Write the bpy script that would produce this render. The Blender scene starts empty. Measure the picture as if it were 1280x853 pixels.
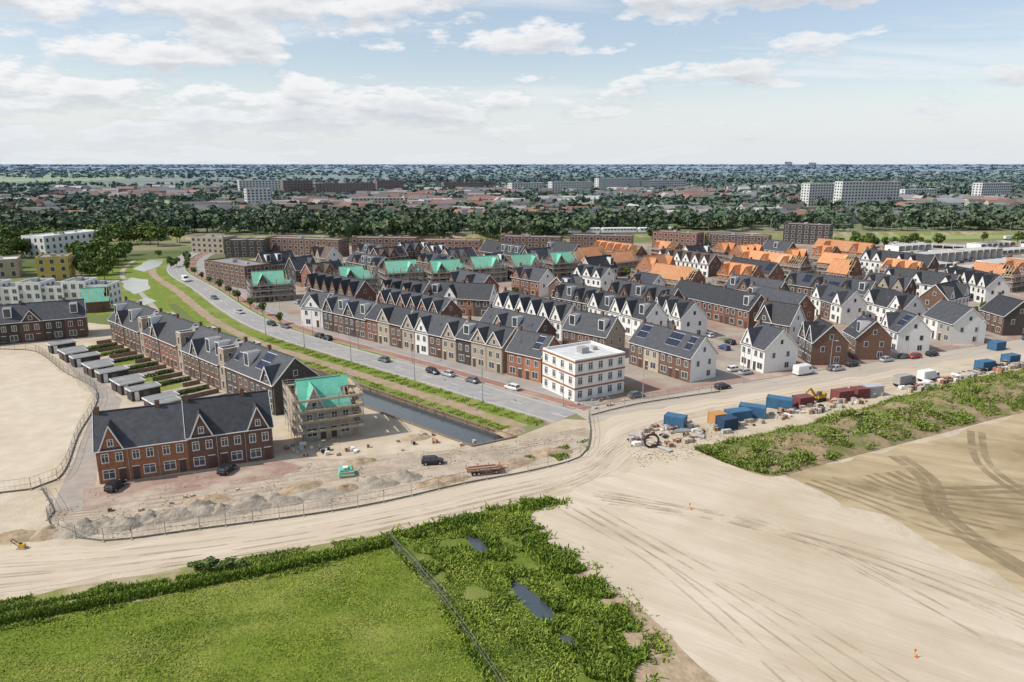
import bpy, bmesh, math, random
import numpy as np
from mathutils import Vector, Matrix, noise
random.seed(7); rng=np.random.default_rng(7)
S=bpy.context.scene; COL=S.collection
H=50.0; PITCH=math.radians(13.65); F=914.0
cp,sp=math.cos(PITCH),math.sin(PITCH)
def P(u,v):
    """survey: bearing/depression -> ground plan coordinates (metres)"""
    a=(u-640)/F; b=(v-426.5)/F
    t=H/(sp+b*cp)
    return (a*t, t*(cp-b*sp))
def PL(l): return [P(*q) for q in l]

# ------------------------------------------------------------------ materials
MATS={}
def mat(name,c1,c2=None,scale=1.0,rough=.9,bump=0,bscale=None,big=None,stretch=None,island=0,objrand=0,
        metal=0,detail=4,lo=.35,hi=.65,spec=.3,haze=None,alpha=None,uvnoise=False,big2=None):
    if name in MATS: return MATS[name]
    m=bpy.data.materials.new(name); m.use_nodes=True; nt=m.node_tree; N=nt.nodes; L=nt.links
    b=N['Principled BSDF']; b.inputs['Roughness'].default_value=rough; b.inputs['Metallic'].default_value=metal
    b.inputs['Specular IOR Level'].default_value=spec
    def rgb(c):
        n=N.new('ShaderNodeRGB'); n.outputs[0].default_value=(*c,1); return n.outputs[0]
    if uvnoise:
        tc=N.new('ShaderNodeTexCoord'); vec=tc.outputs['UV']
    else:
        g=N.new('ShaderNodeNewGeometry'); vec=g.outputs['Position']
    base=vec
    if stretch:
        r=N.new('ShaderNodeVectorRotate'); r.rotation_type='Z_AXIS'; r.inputs['Angle'].default_value=-stretch[0]
        L.new(vec,r.inputs['Vector'])
        mm=N.new('ShaderNodeVectorMath'); mm.operation='MULTIPLY'; mm.inputs[1].default_value=(1/stretch[1],1,1)
        L.new(r.outputs[0],mm.inputs[0]); vec=mm.outputs[0]
    def nz(sc,v,d=detail,ro=.6):
        n=N.new('ShaderNodeTexNoise'); n.inputs['Scale'].default_value=sc; n.inputs['Detail'].default_value=d
        n.inputs['Roughness'].default_value=ro; L.new(v,n.inputs['Vector']); return n.outputs[0]
    def mr(x,a,bb,c=0,d=1):
        n=N.new('ShaderNodeMapRange'); n.inputs[1].default_value=a; n.inputs[2].default_value=bb
        n.inputs[3].default_value=c; n.inputs[4].default_value=d; L.new(x,n.inputs[0]); return n.outputs[0]
    def mix(f,a,bb):
        n=N.new('ShaderNodeMix'); n.data_type='RGBA'; L.new(f,n.inputs[0]); L.new(a,n.inputs[6]); L.new(bb,n.inputs[7]); return n.outputs[2]
    col=rgb(c1)
    if c2: col=mix(mr(nz(scale,vec),lo,hi),col,rgb(c2))
    if big: col=mix(mr(nz(big[1],base,5),big[2],big[3]),col,rgb(big[0]))
    if big2: col=mix(mr(nz(big2[1],vec,5),big2[2],big2[3]),col,rgb(big2[0]))
    def hv(src,amt,col):
        h=N.new('ShaderNodeHueSaturation'); L.new(mr(src,0,1,1-amt,1+amt),h.inputs['Value']); L.new(col,h.inputs['Color']); return h.outputs[0]
    if island:
        g2=N.new('ShaderNodeNewGeometry'); col=hv(g2.outputs['Random Per Island'],island,col)
    if objrand:
        o=N.new('ShaderNodeObjectInfo'); col=hv(o.outputs['Random'],objrand,col)
    if haze:  # aerial haze painted into the base colour, growing with world Y
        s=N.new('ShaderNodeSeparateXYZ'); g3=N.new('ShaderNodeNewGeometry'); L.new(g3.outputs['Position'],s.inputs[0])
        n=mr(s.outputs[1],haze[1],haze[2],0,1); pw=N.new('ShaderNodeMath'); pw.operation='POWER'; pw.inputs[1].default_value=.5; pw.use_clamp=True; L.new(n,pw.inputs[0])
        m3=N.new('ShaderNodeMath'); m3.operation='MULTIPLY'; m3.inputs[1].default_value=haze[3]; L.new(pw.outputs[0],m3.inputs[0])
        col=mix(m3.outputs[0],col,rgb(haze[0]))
    L.new(col,b.inputs['Base Color'])
    if bump:
        bp=N.new('ShaderNodeBump'); bp.inputs['Strength'].default_value=bump; bp.inputs['Distance'].default_value=.15
        L.new(nz(bscale or scale*4,vec,3),bp.inputs['Height']); L.new(bp.outputs[0],b.inputs['Normal'])
    if alpha:
        L.new(mr(nz(alpha[0],vec,4),alpha[1],alpha[2],0,alpha[3]),b.inputs['Alpha'])
    MATS[name]=m; return m
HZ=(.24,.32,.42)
sand=mat('sand',(.55,.475,.365),(.465,.385,.28),.35,bump=.6,bscale=2.5,big=((.38,.31,.215),.06,.48,.72),spec=.1)
sand_light=mat('sand_light',(.575,.50,.39),(.50,.42,.315),.45,bump=.5,bscale=2,stretch=(math.radians(-35),7),big=((.43,.35,.245),.035,.46,.72),big2=((.40,.33,.23),.11,.56,.74),spec=.1)
sand_field=mat('sand_field',(.575,.505,.395),(.51,.43,.325),.3,bump=.3,bscale=3,spec=.1,big=((.44,.37,.27),.08,.5,.75))
sand_damp=mat('sand_damp',(.47,.38,.25),(.36,.275,.165),.35,bump=.6,bscale=1.5,stretch=(math.radians(-25),6),big=((.27,.205,.115),.045,.50,.66),spec=.1)
sand_site=mat('sand_site',(.49,.41,.32),(.38,.31,.24),.5,bump=.9,bscale=1.6,big=((.30,.255,.205),.13,.52,.72),spec=.1)
sand_road=mat('sand_road',(.57,.49,.385),(.475,.395,.295),.9,bump=.3,bscale=2,uvnoise=True,stretch=(0,18),spec=.1,big2=((.40,.33,.24),.12,.53,.7))
dirt=mat('dirt',(.35,.265,.165),(.23,.165,.10),.6,bump=.8,bscale=2,spec=.1,big=((.15,.17,.055),.2,.46,.64))
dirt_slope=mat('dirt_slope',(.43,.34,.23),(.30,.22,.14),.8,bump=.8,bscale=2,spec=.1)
heap=mat('sand_heap',(.41,.36,.29),(.28,.24,.19),.8,bump=1,bscale=3,spec=.1)
asphalt=mat('asphalt_pale',(.34,.33,.315),(.28,.27,.26),.5,bump=.1,bscale=9,big=((.40,.365,.32),.07,.5,.75))
asphalt_d=mat('asphalt_old',(.28,.265,.25),(.34,.31,.28),.25,bump=.1,bscale=9)
brickpave=mat('brick_paving',(.35,.24,.19),(.28,.185,.145),.6,bump=.15,bscale=8,big=((.46,.38,.30),.12,.46,.66))
cyclered=mat('cycle_red',(.33,.165,.13),(.28,.15,.115),.5,big=((.37,.27,.21),.1,.48,.75))
yard=mat('yard_ground',(.38,.33,.27),(.29,.245,.205),.18,bump=.2,bscale=4,big=((.30,.18,.14),.035,.5,.62),big2=((.14,.18,.055),.09,.60,.69))
paint=mat('road_paint',(.78,.78,.76),(.6,.6,.58),3,.6)
concrete=mat('concrete',(.45,.44,.42),(.36,.35,.33),1.5,.85,bump=.1)
meadow=mat('meadow',(.185,.235,.035),(.13,.175,.024),.7,bump=.5,bscale=5,stretch=(math.radians(14),4),big=((.24,.255,.06),.08,.44,.70),big2=((.11,.16,.022),.12,.50,.68),spec=.1)
rough_grass=mat('rough_grass',(.14,.19,.03),(.10,.14,.02),.8,bump=.9,bscale=4,big=((.22,.235,.075),.12,.5,.7),spec=.1)
verge=mat('verge',(.17,.20,.045),(.27,.245,.11),.5,bump=.6,bscale=4,big=((.40,.335,.225),.12,.47,.62),spec=.1)
lawn=mat('lawn',(.19,.245,.045),(.13,.175,.03),.6,bump=.3,bscale=4,big=((.28,.27,.10),.09,.5,.72),spec=.1)
grass_blade=mat('grass_blades',(.225,.285,.04),(.155,.215,.028),.12,island=.22,spec=.08,rough=.85,big=((.29,.305,.08),.08,.44,.68),big2=((.13,.19,.026),.2,.5,.7))
weed_blade=mat('weed_leaves',(.175,.25,.035),(.25,.30,.06),.3,island=.4,spec=.08,rough=.85,big=((.12,.185,.03),.14,.5,.62))
reed_blade=mat('reed_leaves',(.125,.19,.027),(.185,.25,.042),.3,island=.4,spec=.08,rough=.85)
dry_blade=mat('dry_weeds',(.20,.21,.09),(.29,.25,.13),.3,island=.4,spec=.1)
leaf=mat('leaves',(.085,.13,.032),(.12,.165,.045),.12,island=.45,spec=.15,rough=.8)
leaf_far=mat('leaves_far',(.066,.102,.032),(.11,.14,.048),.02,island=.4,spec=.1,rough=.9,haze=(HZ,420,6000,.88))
bark=mat('bark',(.12,.09,.06),(.07,.055,.04),3)
water=mat('water',(.06,.075,.085),None,rough=.08,bump=.25,bscale=1.2,spec=.6)
pondw=mat('pond_water',(.42,.43,.36),(.35,.36,.3),.2,rough=.25,spec=.5)
timber=mat('timber',(.27,.20,.14),(.18,.13,.09),2)
roof=mat('roof_tiles',(.060,.063,.071),(.040,.042,.049),1.2,.62,bump=.4,bscale=5,objrand=.32,spec=.3)
roof_b=mat('roof_tiles_brown',(.11,.085,.072),(.075,.058,.05),1.2,.7,bump=.4,bscale=5,objrand=.25)
roof_o=mat('roof_orange',(.56,.235,.10),(.42,.17,.075),.8,.8,objrand=.25,big=((.50,.33,.19),.2,.56,.72))
roof_g=mat('roof_membrane',(.13,.45,.32),(.18,.53,.40),.6,.5,objrand=.12,bump=.5,bscale=2)
roof_flat=mat('roof_flat',(.28,.28,.275),(.21,.21,.21),.4,.9)
roof_white=mat('roof_white',(.60,.60,.58),(.50,.50,.49),.5,.8)
W={}
for k,c,d in [('orange',(.37,.175,.10),(.27,.12,.065)),('brown',(.165,.10,.073),(.12,.07,.052)),('red',(.26,.125,.085),(.19,.09,.062)),
            ('beige',(.44,.375,.285),(.36,.30,.225)),('white',(.76,.75,.72),(.68,.67,.64)),('dark',(.092,.075,.066),(.065,.053,.048)),
            ('grey',(.40,.38,.35),(.31,.29,.27)),('tan',(.38,.315,.24),(.30,.245,.19))]:
    W[k]=mat('wall_'+k,c,d,1.8,.9,bump=.15,bscale=9,objrand=.16 if k!='white' else .05)
white=mat('white_trim',(.76,.76,.74),(.68,.68,.66),2,.5)
glass=mat('window_glass',(.035,.042,.05),(.08,.09,.10),.6,.12,spec=.6)
doorm=mat('door_dark',(.06,.07,.065),(.10,.05,.04),.05,.5)
solar=mat('solar_cells',(.012,.017,.035),(.02,.028,.055),.8,.18,spec=.6)
alu=mat('aluminium',(.55,.56,.58),(.48,.49,.5),1,.4,metal=.6)
steel=mat('galvanised',(.40,.40,.39),(.30,.30,.29),1,.5,metal=.2)
darksteel=mat('fence_steel',(.15,.145,.13),(.20,.19,.17),1,.6)
tyre=mat('tyre',(.02,.02,.02),None,rough=.8)
black=mat('black_plastic',(.03,.03,.03),None,rough=.6)
plank=mat('plank',(.50,.40,.27),(.38,.29,.18),2)
chim=mat('chimney_brick',(.20,.12,.085),(.14,.085,.06),3)
def carpaint(n,c): return mat('paint_'+n,c,None,rough=.28,spec=.5)
CP=[carpaint('white',(.72,.72,.72)),carpaint('silver',(.42,.43,.45)),carpaint('black',(.02,.02,.024)),carpaint('grey',(.13,.14,.15)),
    carpaint('blue',(.03,.07,.2)),carpaint('red',(.35,.03,.025))]

# ------------------------------------------------------------------ mesh helpers
class Buf:
    def __init__(s): s.v=[];s.f=[];s.m=[];s.mats=[];s.uv=None
    def mi(s,mt):
        if mt not in s.mats: s.mats.append(mt)
        return s.mats.index(mt)
    def face(s,pts,mt):
        n=len(s.v); s.v.extend([tuple(p) for p in pts]); s.f.append(tuple(range(n,n+len(pts)))); s.m.append(s.mi(mt))
    def hexa(s,b,t,mt,top=None):
        s.face(b[::-1],mt); s.face(t,top or mt)
        k=len(b)
        for i in range(k):
            j=(i+1)%k; s.face([b[i],b[j],t[j],t[i]],mt)
    def box(s,x0,x1,y0,y1,z0,z1,mt,top=None):
        s.hexa([(x0,y0,z0),(x1,y0,z0),(x1,y1,z0),(x0,y1,z0)],[(x0,y0,z1),(x1,y0,z1),(x1,y1,z1),(x0,y1,z1)],mt,top)
    def slab(s,p,th,mt):
        s.hexa([(a[0],a[1],a[2]-th) for a in p],p,mt)
    def bar(s,a,b,w,mt,h=None):
        a=Vector(a);b=Vector(b);d=(b-a)
        if d.length<1e-6:return
        d.normalize(); up=Vector((0,0,1)) if abs(d.z)<.95 else Vector((1,0,0))
        x=d.cross(up).normalized()*w/2; y=x.cross(d).normalized()*(h or w)/2
        s.hexa([a-x-y,a+x-y,a+x+y,a-x+y],[b-x-y,b+x-y,b+x+y,b-x+y],mt)
    def cyl(s,a,b,r0,r1,mt,n=8):
        a=Vector(a);b=Vector(b);d=(b-a).normalized(); up=Vector((0,0,1)) if abs(d.z)<.95 else Vector((1,0,0))
        x=d.cross(up).normalized(); y=x.cross(d)
        A=[a+(x*math.cos(t)+y*math.sin(t))*r0 for t in [6.28318*i/n for i in range(n)]]
        B=[b+(x*math.cos(t)+y*math.sin(t))*r1 for t in [6.28318*i/n for i in range(n)]]
        s.hexa(A,B,mt)
    def mesh(s,name):
        me=bpy.data.meshes.new(name); me.from_pydata(s.v,[],s.f)
        for m in s.mats: me.materials.append(m)
        me.polygons.foreach_set('material_index',s.m); me.update(); return me
    def emit(s,name,parent=None,M=None):
        if not s.f: return None
        o=bpy.data.objects.new(name,s.mesh(name)); COL.objects.link(o)
        if parent: o.parent=parent
        if M is not None: o.matrix_world=M
        return o
def place(me,name,x,y,ang=0,z=0,s=1):
    o=bpy.data.objects.new(name,me); COL.objects.link(o); o.location=(x,y,z); o.rotation_euler=(0,0,ang); o.scale=(s,s,s); return o
def quads(name,Q,mats,midx=None):
    Q=np.asarray(Q,dtype=np.float32); n=len(Q)
    me=bpy.data.meshes.new(name); me.vertices.add(n*4); me.vertices.foreach_set('co',Q.reshape(-1))
    me.loops.add(n*4); me.loops.foreach_set('vertex_index',np.arange(n*4,dtype=np.int32))
    me.polygons.add(n); me.polygons.foreach_set('loop_start',np.arange(0,n*4,4,dtype=np.int32))
    me.polygons.foreach_set('loop_total',np.full(n,4,dtype=np.int32))
    for m in mats: me.materials.append(m)
    if midx is not None: me.polygons.foreach_set('material_index',np.asarray(midx,dtype=np.int32))
    me.update(calc_edges=True); me.validate()
    o=bpy.data.objects.new(name,me); COL.objects.link(o); return o
def inpoly(X,Y,poly):
    c=np.zeros(len(X),bool); n=len(poly)
    for i in range(n):
        x1,y1=poly[i]; x2,y2=poly[(i+1)%n]
        if y1==y2: continue
        m=((y1>Y)!=(y2>Y))&(X<(x2-x1)*(Y-y1)/(y2-y1)+x1); c^=m
    return c
def sample(poly,n):
    a=np.array(poly); lo=a.min(0); hi=a.max(0); X=[];Y=[];tot=0
    while tot<n:
        x=rng.uniform(lo[0],hi[0],n*2); y=rng.uniform(lo[1],hi[1],n*2); m=inpoly(x,y,poly); X.append(x[m]);Y.append(y[m]); tot+=m.sum()
        if m.sum()==0: break
    return np.concatenate(X)[:n],np.concatenate(Y)[:n]
def sheet(name,pts,z,mt,jit=.5,step=2.5,skip=()):
    out=[]
    n=len(pts)
    for i in range(n):
        a=Vector(pts[i]);b=Vector(pts[(i+1)%n]); L=(b-a).length
        near=min(a.length,b.length)
        st=max(step,near*.012); k=max(1,int(L/st)) if (jit>0 and L<400) else 1
        if k>250:k=250
        nn=Vector((-(b-a).y,(b-a).x)).normalized() if L>0 else Vector((0,0))
        for j in range(k):
            t=j/k; p=a.lerp(b,t)
            if jit>0 and i not in skip:
                w=jit*(noise.noise(Vector((p.x*.15,p.y*.15,3)))*2.2+noise.noise(Vector((p.x*.7,p.y*.7,9)))*1.0)
                p=p+nn*w
            out.append(p)
    me=bpy.data.meshes.new(name); bm=bmesh.new()
    f=bm.faces.new([bm.verts.new((p.x,p.y,z)) for p in out])
    bmesh.ops.triangulate(bm,faces=[f]); bm.normal_update()
    if sum(q.normal.z for q in bm.faces)<0: bmesh.ops.reverse_faces(bm,faces=bm.faces)
    bm.to_mesh(me); bm.free(); me.materials.append(mt)
    o=bpy.data.objects.new(name,me); COL.objects.link(o); return o
def resample(pts,step):
    P_=[Vector(p) for p in pts]; out=[]
    for i in range(len(P_)-1):
        p0=P_[max(i-1,0)];p1=P_[i];p2=P_[i+1];p3=P_[min(i+2,len(P_)-1)]
        k=max(2,int((p2-p1).length/step))
        for j in range(k):
            t=j/k
            out.append(.5*((2*p1)+(p2-p0)*t+(2*p0-5*p1+4*p2-p3)*t*t+(3*p1-p0-3*p2+p3)*t**3))
    out.append(P_[-1]); return out
def normals(pts):
    r=[]
    for i in range(len(pts)):
        d=(pts[min(i+1,len(pts)-1)]-pts[max(i-1,0)]).normalized(); r.append(Vector((-d.y,d.x)))
    return r
def strip(name,pts,o0,o1,z,mt,step=3,jit=0,emit=True,buf=None):
    c=resample(pts,step); n=normals(c); b=bmesh.new() if buf is None else buf
    uvl=b.loops.layers.uv.verify(); s=0; prev=None
    for i,(p,q) in enumerate(zip(c,n)):
        if i: s+=(c[i]-c[i-1]).length
        j0=jit*noise.noise(Vector((p.x*.3,p.y*.3,1))); j1=jit*noise.noise(Vector((p.x*.3,p.y*.3,7)))
        a=b.verts.new((*(p+q*(o0+j0)),z)); d=b.verts.new((*(p+q*(o1+j1)),z))
        if prev:
            f=b.faces.new([prev[0],a,d,prev[1]])
            for l,uv in zip(f.loops,[(prev[2],o0),(s,o0),(s,o1),(prev[2],o1)]): l[uvl].uv=uv
        prev=(a,d,s)
    if buf is not None: return
    me=bpy.data.meshes.new(name); b.to_mesh(me); b.free(); me.materials.append(mt)
    o=bpy.data.objects.new(name,me); COL.objects.link(o); return o
def ribbon(name,top,bot,z,mt,n=80,hfun=None,m=1,jit=0):
    def even(pts,n):
        r=resample(pts,2.0); d=[0]
        for i in range(1,len(r)): d.append(d[-1]+(r[i]-r[i-1]).length)
        o=[]
        for k in range(n):
            t=d[-1]*k/(n-1); i=max(j for j in range(len(d)) if d[j]<=t+1e-9); i=min(i,len(r)-2)
            f=(t-d[i])/max(1e-9,d[i+1]-d[i]); o.append(r[i].lerp(r[i+1],f))
        return o,d[-1]
    A,LA=even(top,n); B,LB=even(bot,n); b=bmesh.new(); uvl=b.loops.layers.uv.verify(); rows=[]
    for k in range(n):
        row=[]
        for j in range(m+1):
            t=j/m; tt=t
            if j in(0,m) and jit: tt=t+jit*noise.noise(Vector((k*.4,j*3.1,0)))*.3
            p=A[k].lerp(B[k],tt); hh=hfun(k/(n-1),t,p) if hfun else 0
            row.append(b.verts.new((p.x,p.y,z+hh)))
        rows.append(row)
    w=(A[n//2]-B[n//2]).length
    for k in range(n-1):
        for j in range(m):
            f=b.faces.new([rows[k][j],rows[k+1][j],rows[k+1][j+1],rows[k][j+1]][::-1])
            for l,uv in zip(f.loops,[(k,j),(k+1,j),(k+1,j+1),(k,j+1)][::-1]): l[uvl].uv=(uv[0]*LA/n,uv[1]*w/m)
            f.smooth=True
    me=bpy.data.meshes.new(name); b.to_mesh(me); b.free(); me.materials.append(mt)
    o=bpy.data.objects.new(name,me); COL.objects.link(o); return o

# ------------------------------------------------------------------ ground + canal
V2=Vector
R0=V2((.75,129.2)); L0=V2((-7.2,124.5)); c=V2((-.731,.682)); R1=R0+c*140; L1=L0+c*140
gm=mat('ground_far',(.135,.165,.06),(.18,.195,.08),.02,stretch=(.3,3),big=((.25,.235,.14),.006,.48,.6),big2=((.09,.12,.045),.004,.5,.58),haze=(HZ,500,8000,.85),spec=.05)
b=bmesh.new()
inner=[R0,R1,L1,L0]; mid=[(800,-100),(800,1500),(-800,1500),(-800,-100)]; out=[(60000,-60000),(60000,60000),(-60000,60000),(-60000,-60000)]
rings=[[b.verts.new((*p,0)) for p in r] for r in (inner,mid,out)]
for r in range(2):
    for i in range(4):
        j=(i+1)%4; b.faces.new([rings[r][i],rings[r+1][i],rings[r+1][j],rings[r][j]])
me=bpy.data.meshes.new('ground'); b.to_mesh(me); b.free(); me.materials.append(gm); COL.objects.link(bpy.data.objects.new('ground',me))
bb=Buf(); bb.face([(*p,-.75) for p in inner],water); bb.emit('canal_water')
bb=Buf()
for i in range(4):
    p,q=inner[i],inner[(i+1)%4]
    bb.face([(*p,-1.3),(*q,-1.3),(*q,.1),(*p,.1)],timber)
    bb.bar((*p,.12),(*q,.12),.35,timber)
bb.emit('canal_quay_wall')
ax=[R0-c*30,R0,R0+c*55,R0+c*105]; d2=V2((-.545,.839)); last=ax[-1]
ax+= [last+d2*40+V2((-5,-1)),last+d2*100+V2((-6,0)),last+d2*175+V2((-6,0)),last+d2*260+V2((20,0)),last+d2*330+V2((70,0))]
def Q(s,off):
    r=resample(ax,3); d=-30.0
    n=normals(r)
    for i in range(1,len(r)):
        l=(r[i]-r[i-1]).length
        if d+l>=s: return r[i]-n[i]*off
        d+=l
    return r[-1]-n[-1]*off
t25=V2((.907,.42)); SF=V2((16,146)); n25=V2((-.42,.907))
sand_poly=[L1,L0,R0,R0+V2((.682,.731))*14,Q(-6,17),SF+V2((0,-2)),SF+t25*400+V2((0,-2)),V2((420,40)),V2((200,10)),V2((-200,10)),V2((-330,150)),V2((-330,235)),L1+V2((-30,12))]
sheet('sand_ground',sand_poly,.010,sand,0)
res=[Q(-4,10)]+[Q(s,10) for s in (20,50,80,104,140,200,260)]+[V2((-120,455)),V2((80,470)),V2((560,480)),V2((600,380)),SF+t25*420,SF]
sheet('residential_yards',res,.014,yard,0)
def axs(s0,s1):
    r=resample(ax,3); d=-30; o=[]
    for i in range(len(r)):
        if i: d+=(r[i]-r[i-1]).length
        if s0<=d<=s1:o.append(r[i])
    return o
full=axs(0,400); mainax=axs(-3,400); canalpart=axs(0,330)
strip('grass_verge',canalpart,-10.5,-.1,.022,lawn,4)
strip('bank_path',canalpart,-6.4,-3.2,.032,mat('path_earth',(.32,.215,.16),(.38,.285,.20),.4,big=((.22,.23,.08),.15,.5,.7)),3,.8)
strip('main_road',mainax,-19.2,-11.2,.030,asphalt,4)
strip('cycle_path',mainax,-23.6,-20.8,.032,cyclered,4)
strip('pavement',mainax,-28.2,-24.2,.034,asphalt_d,4)
strip('grass_strip',axs(60,330),-20.6,-19.4,.036,lawn,4)
strip('grass_verge',axs(112,330),3,14,.02,lawn,4)
strip('cycle_path',axs(118,330),7,9,.03,mat('path_pale',(.40,.35,.29),(.34,.30,.25),.5),4)
bb=Buf()
for off in(-11.1,-19.3,-20.7,-24.0):
    r=resample(mainax[::3],6); n=normals(r)
    for i in range(len(r)-1):
        bb.bar((*(r[i]+n[i]*off),.06),(*(r[i+1]+n[i+1]*off),.06),.16,concrete,.14)
bb.emit('kerb')
bb=Buf(); r=resample(mainax,1.0); n=normals(r)
for i in range(0,len(r)-4,9):
    a,b2=r[i]-n[i]*15.2,r[i+3]-n[i+3]*15.2; w=n[i]*.08
    bb.face([(*(a-w),.045),(*(b2-w),.045),(*(b2+w),.045),(*(a+w),.045)],paint)
for off in(-11.5,-18.9):
    for i in range(0,len(r)-2,1):
        a,b2=r[i]+n[i]*off,r[i+1]+n[i+1]*off; w=n[i]*.05
        bb.face([(*(a-w),.045),(*(b2-w),.045),(*(b2+w),.045),(*(a+w),.045)],paint)
bb.emit('road_markings')
st=[SF+t25*q for q in(-4,40,100,200,400)]
strip('brick_street',st,1,4.6,.026,brickpave,5)
strip('front_street',st,-7.5,.6,.028,mat('street_dusty',(.46,.40,.325),(.38,.33,.27),.8,uvnoise=True,stretch=(0,12),bump=.1,bscale=4),5)
bb=Buf()
for off in(.8,):
    a=SF-t25*4+n25*off; b2=SF+t25*400+n25*off; bb.bar((*a,.07),(*b2,.07),.18,concrete,.14)
bb.emit('kerb')
sheet('sand_field',PL([(-250,452),(30,440),(62,455),(113,492),(92,545),(58,602),(0,612),(-250,622)]),.018,sand_field,.5)
sheet('construction_ground',PL([(55,640),(112,607),(380,575),(560,562),(650,556),(730,532),(735,560),(600,597),(480,622),(300,652),(130,676)]),.020,sand_site,1.0)
sheet('access_lane',PL([(70,440),(96,437),(152,500),(120,600),(112,640),(64,640),(98,560),(122,500)]),.024,mat('lane_paving',(.38,.33,.28),(.30,.26,.225),.4,bump=.1,bscale=6),.2)
sheet('brick_pavement',PL([(100,640),(104,612),(345,577),(380,584),(330,601),(150,630)]),.028,brickpave,.35)
sheet('garden_terraces',PL([(160,432),(205,432),(345,515),(340,522),(262,520),(150,470)]),.026,mat('garden_paving',(.42,.37,.31),(.33,.29,.25),.3,big=((.24,.25,.10),.15,.52,.62)),.3)
sheet('sand_plateau',PL([(735,602),(872,566),(960,594),(1120,665),(1280,748),(1500,860),(1500,1050),(880,960),(850,850),(780,775),(700,712),(655,660),(700,622)]),.018,sand_light,.7)
sheet('damp_sand',PL([(975,592),(1100,565),(1280,518),(1600,450),(1700,760),(1500,860),(1280,738),(1120,655)]),.020,sand_damp,.9)
sheet('dirt_bank_shadow',PL([(668,662),(712,700),(800,758),(850,812),(905,853),(940,930),(760,930),(760,830),(735,785),(700,745),(660,700),(640,670)]),.024,dirt_slope,.5)  # flat strip: brownish dirt, with the raised sand edge's shadow painted in dark tan
top=PL([(-80,694),(60,684),(130,682),(300,661),(480,630),(600,603),(690,580),(737,558),(752,528),(800,514),(1000,483),(1280,437),(1500,407)])
bot=PL([(-80,762),(0,745),(120,722),(300,692),(450,666),(600,635),(700,610),(770,588),(815,552),(890,528),(1000,506),(1200,470),(1280,453),(1500,418)])
ribbon('sand_road',top,bot,.032,sand_road,140,m=2,jit=.5)
MEADOW=PL([(-120,812),(0,785),(100,766),(250,737),(400,707),(485,683),(560,762),(618,853),(668,940),(-200,940)])
ROUGH=PL([(485,683),(500,672),(560,660),(620,640),(695,625),(660,648),(655,668),(690,695),(738,738),(772,780),(790,832),(800,930),(668,940),(618,853),(560,762)])
VERGE=PL([(-120,775),(0,752),(120,729),(250,706),(400,681),(480,667),(560,651),(640,630),(695,625),(640,648),(500,690),(485,690),(400,712),(250,742),(100,772),(0,790),(-120,818)])
sheet('verge_grass',VERGE,.036,verge,.4)
sheet('meadow',MEADOW,.040,meadow,.3)
sheet('rough_grass',ROUGH,.044,rough_grass,.9)
bb=Buf(); DITCH=[PL(p) for p in ([(580,670),(600,674),(614,690),(598,694)],[(636,724),(655,732),(692,764),(694,782),(670,772),(646,748)],[(698,792),(716,798),(724,812),(704,808)])]
for pts in DITCH: bb.face([(*p,.058) for p in pts],water)
bb.emit('ditch_water')
bt=PL([(868,562),(930,548),(1000,534),(1100,506),(1200,478),(1280,463),(1500,425)])
bo=PL([(905,578),(962,596),(1020,583),(1100,562),(1200,536),(1280,516),(1500,470)])
def bh(s,t,p): return 2.4*math.sin(math.pi*min(1,t*1.0))**.8*(.75+.5*noise.noise(Vector((p.x*.12,p.y*.12,0))))*min(1,s*9)+.6*noise.noise(Vector((p.x*.5,p.y*.5,5)))*math.sin(math.pi*t)
ribbon('earth_berm',bt,bo,.03,dirt,150,bh,14)
def mound(name,cx,cy,rx,ry,h,rot,mt,n=22,seed=0):
    b=bmesh.new(); g=[]
    for i in range(n+1):
        row=[]
        for j in range(n+1):
            x=(i/n*2-1);y=(j/n*2-1); r=math.sqrt(x*x+y*y); e=max(0,1-r)**.8
            nzv=noise.noise(Vector((x*2.2+seed*7,y*2.2,seed)))*.7+noise.noise(Vector((x*6+seed,y*6,2)))*.45
            z=h*e*(1+nzv)-.03
            X=x*rx;Y=y*ry; row.append(b.verts.new((cx+X*math.cos(rot)-Y*math.sin(rot),cy+X*math.sin(rot)+Y*math.cos(rot),z)))
        g.append(row)
    for i in range(n):
        for j in range(n):
            f=b.faces.new([g[i][j],g[i+1][j],g[i+1][j+1],g[i][j+1]]); f.smooth=True
    me=bpy.data.meshes.new(name); b.to_mesh(me); b.free(); me.materials.append(mt); COL.objects.link(bpy.data.objects.new(name,me))
for i,(u,v,rx,ry,h) in enumerate([(100,664,4,2.2,1.6),(128,658,3.5,2,1.4),(155,657,4,2,1.6),(190,650,3,2,1.3),(222,646,4,2,1.4),(250,641,5,2,1.7),(280,640,3,1.6,1.2),(310,634,5,2.2,1.7),(348,628,4,2,1.4),(400,618,5,2,.9),(470,605,4,2,1.3),(505,598,3,2,1.3),
        (560,600,4,1.5,.8),(640,580,5,2,.8),(690,566,4,2,.8),(20,672,4,2,.9),(60,668,3,2,1.0),(640,540,3,2,.6),(450,578,3,1.5,.8),(520,548,3,1.5,.7),(375,610,4,2,.7),(540,606,3,1.4,.7),(430,612,3,1.5,.9),(260,625,4,2,.5)]):
    x,y=P(u,v); mound('sand_heap',x,y,rx,ry,h,.35+random.uniform(-.3,.3),heap if i<12 else dirt_slope,seed=i)

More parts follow.
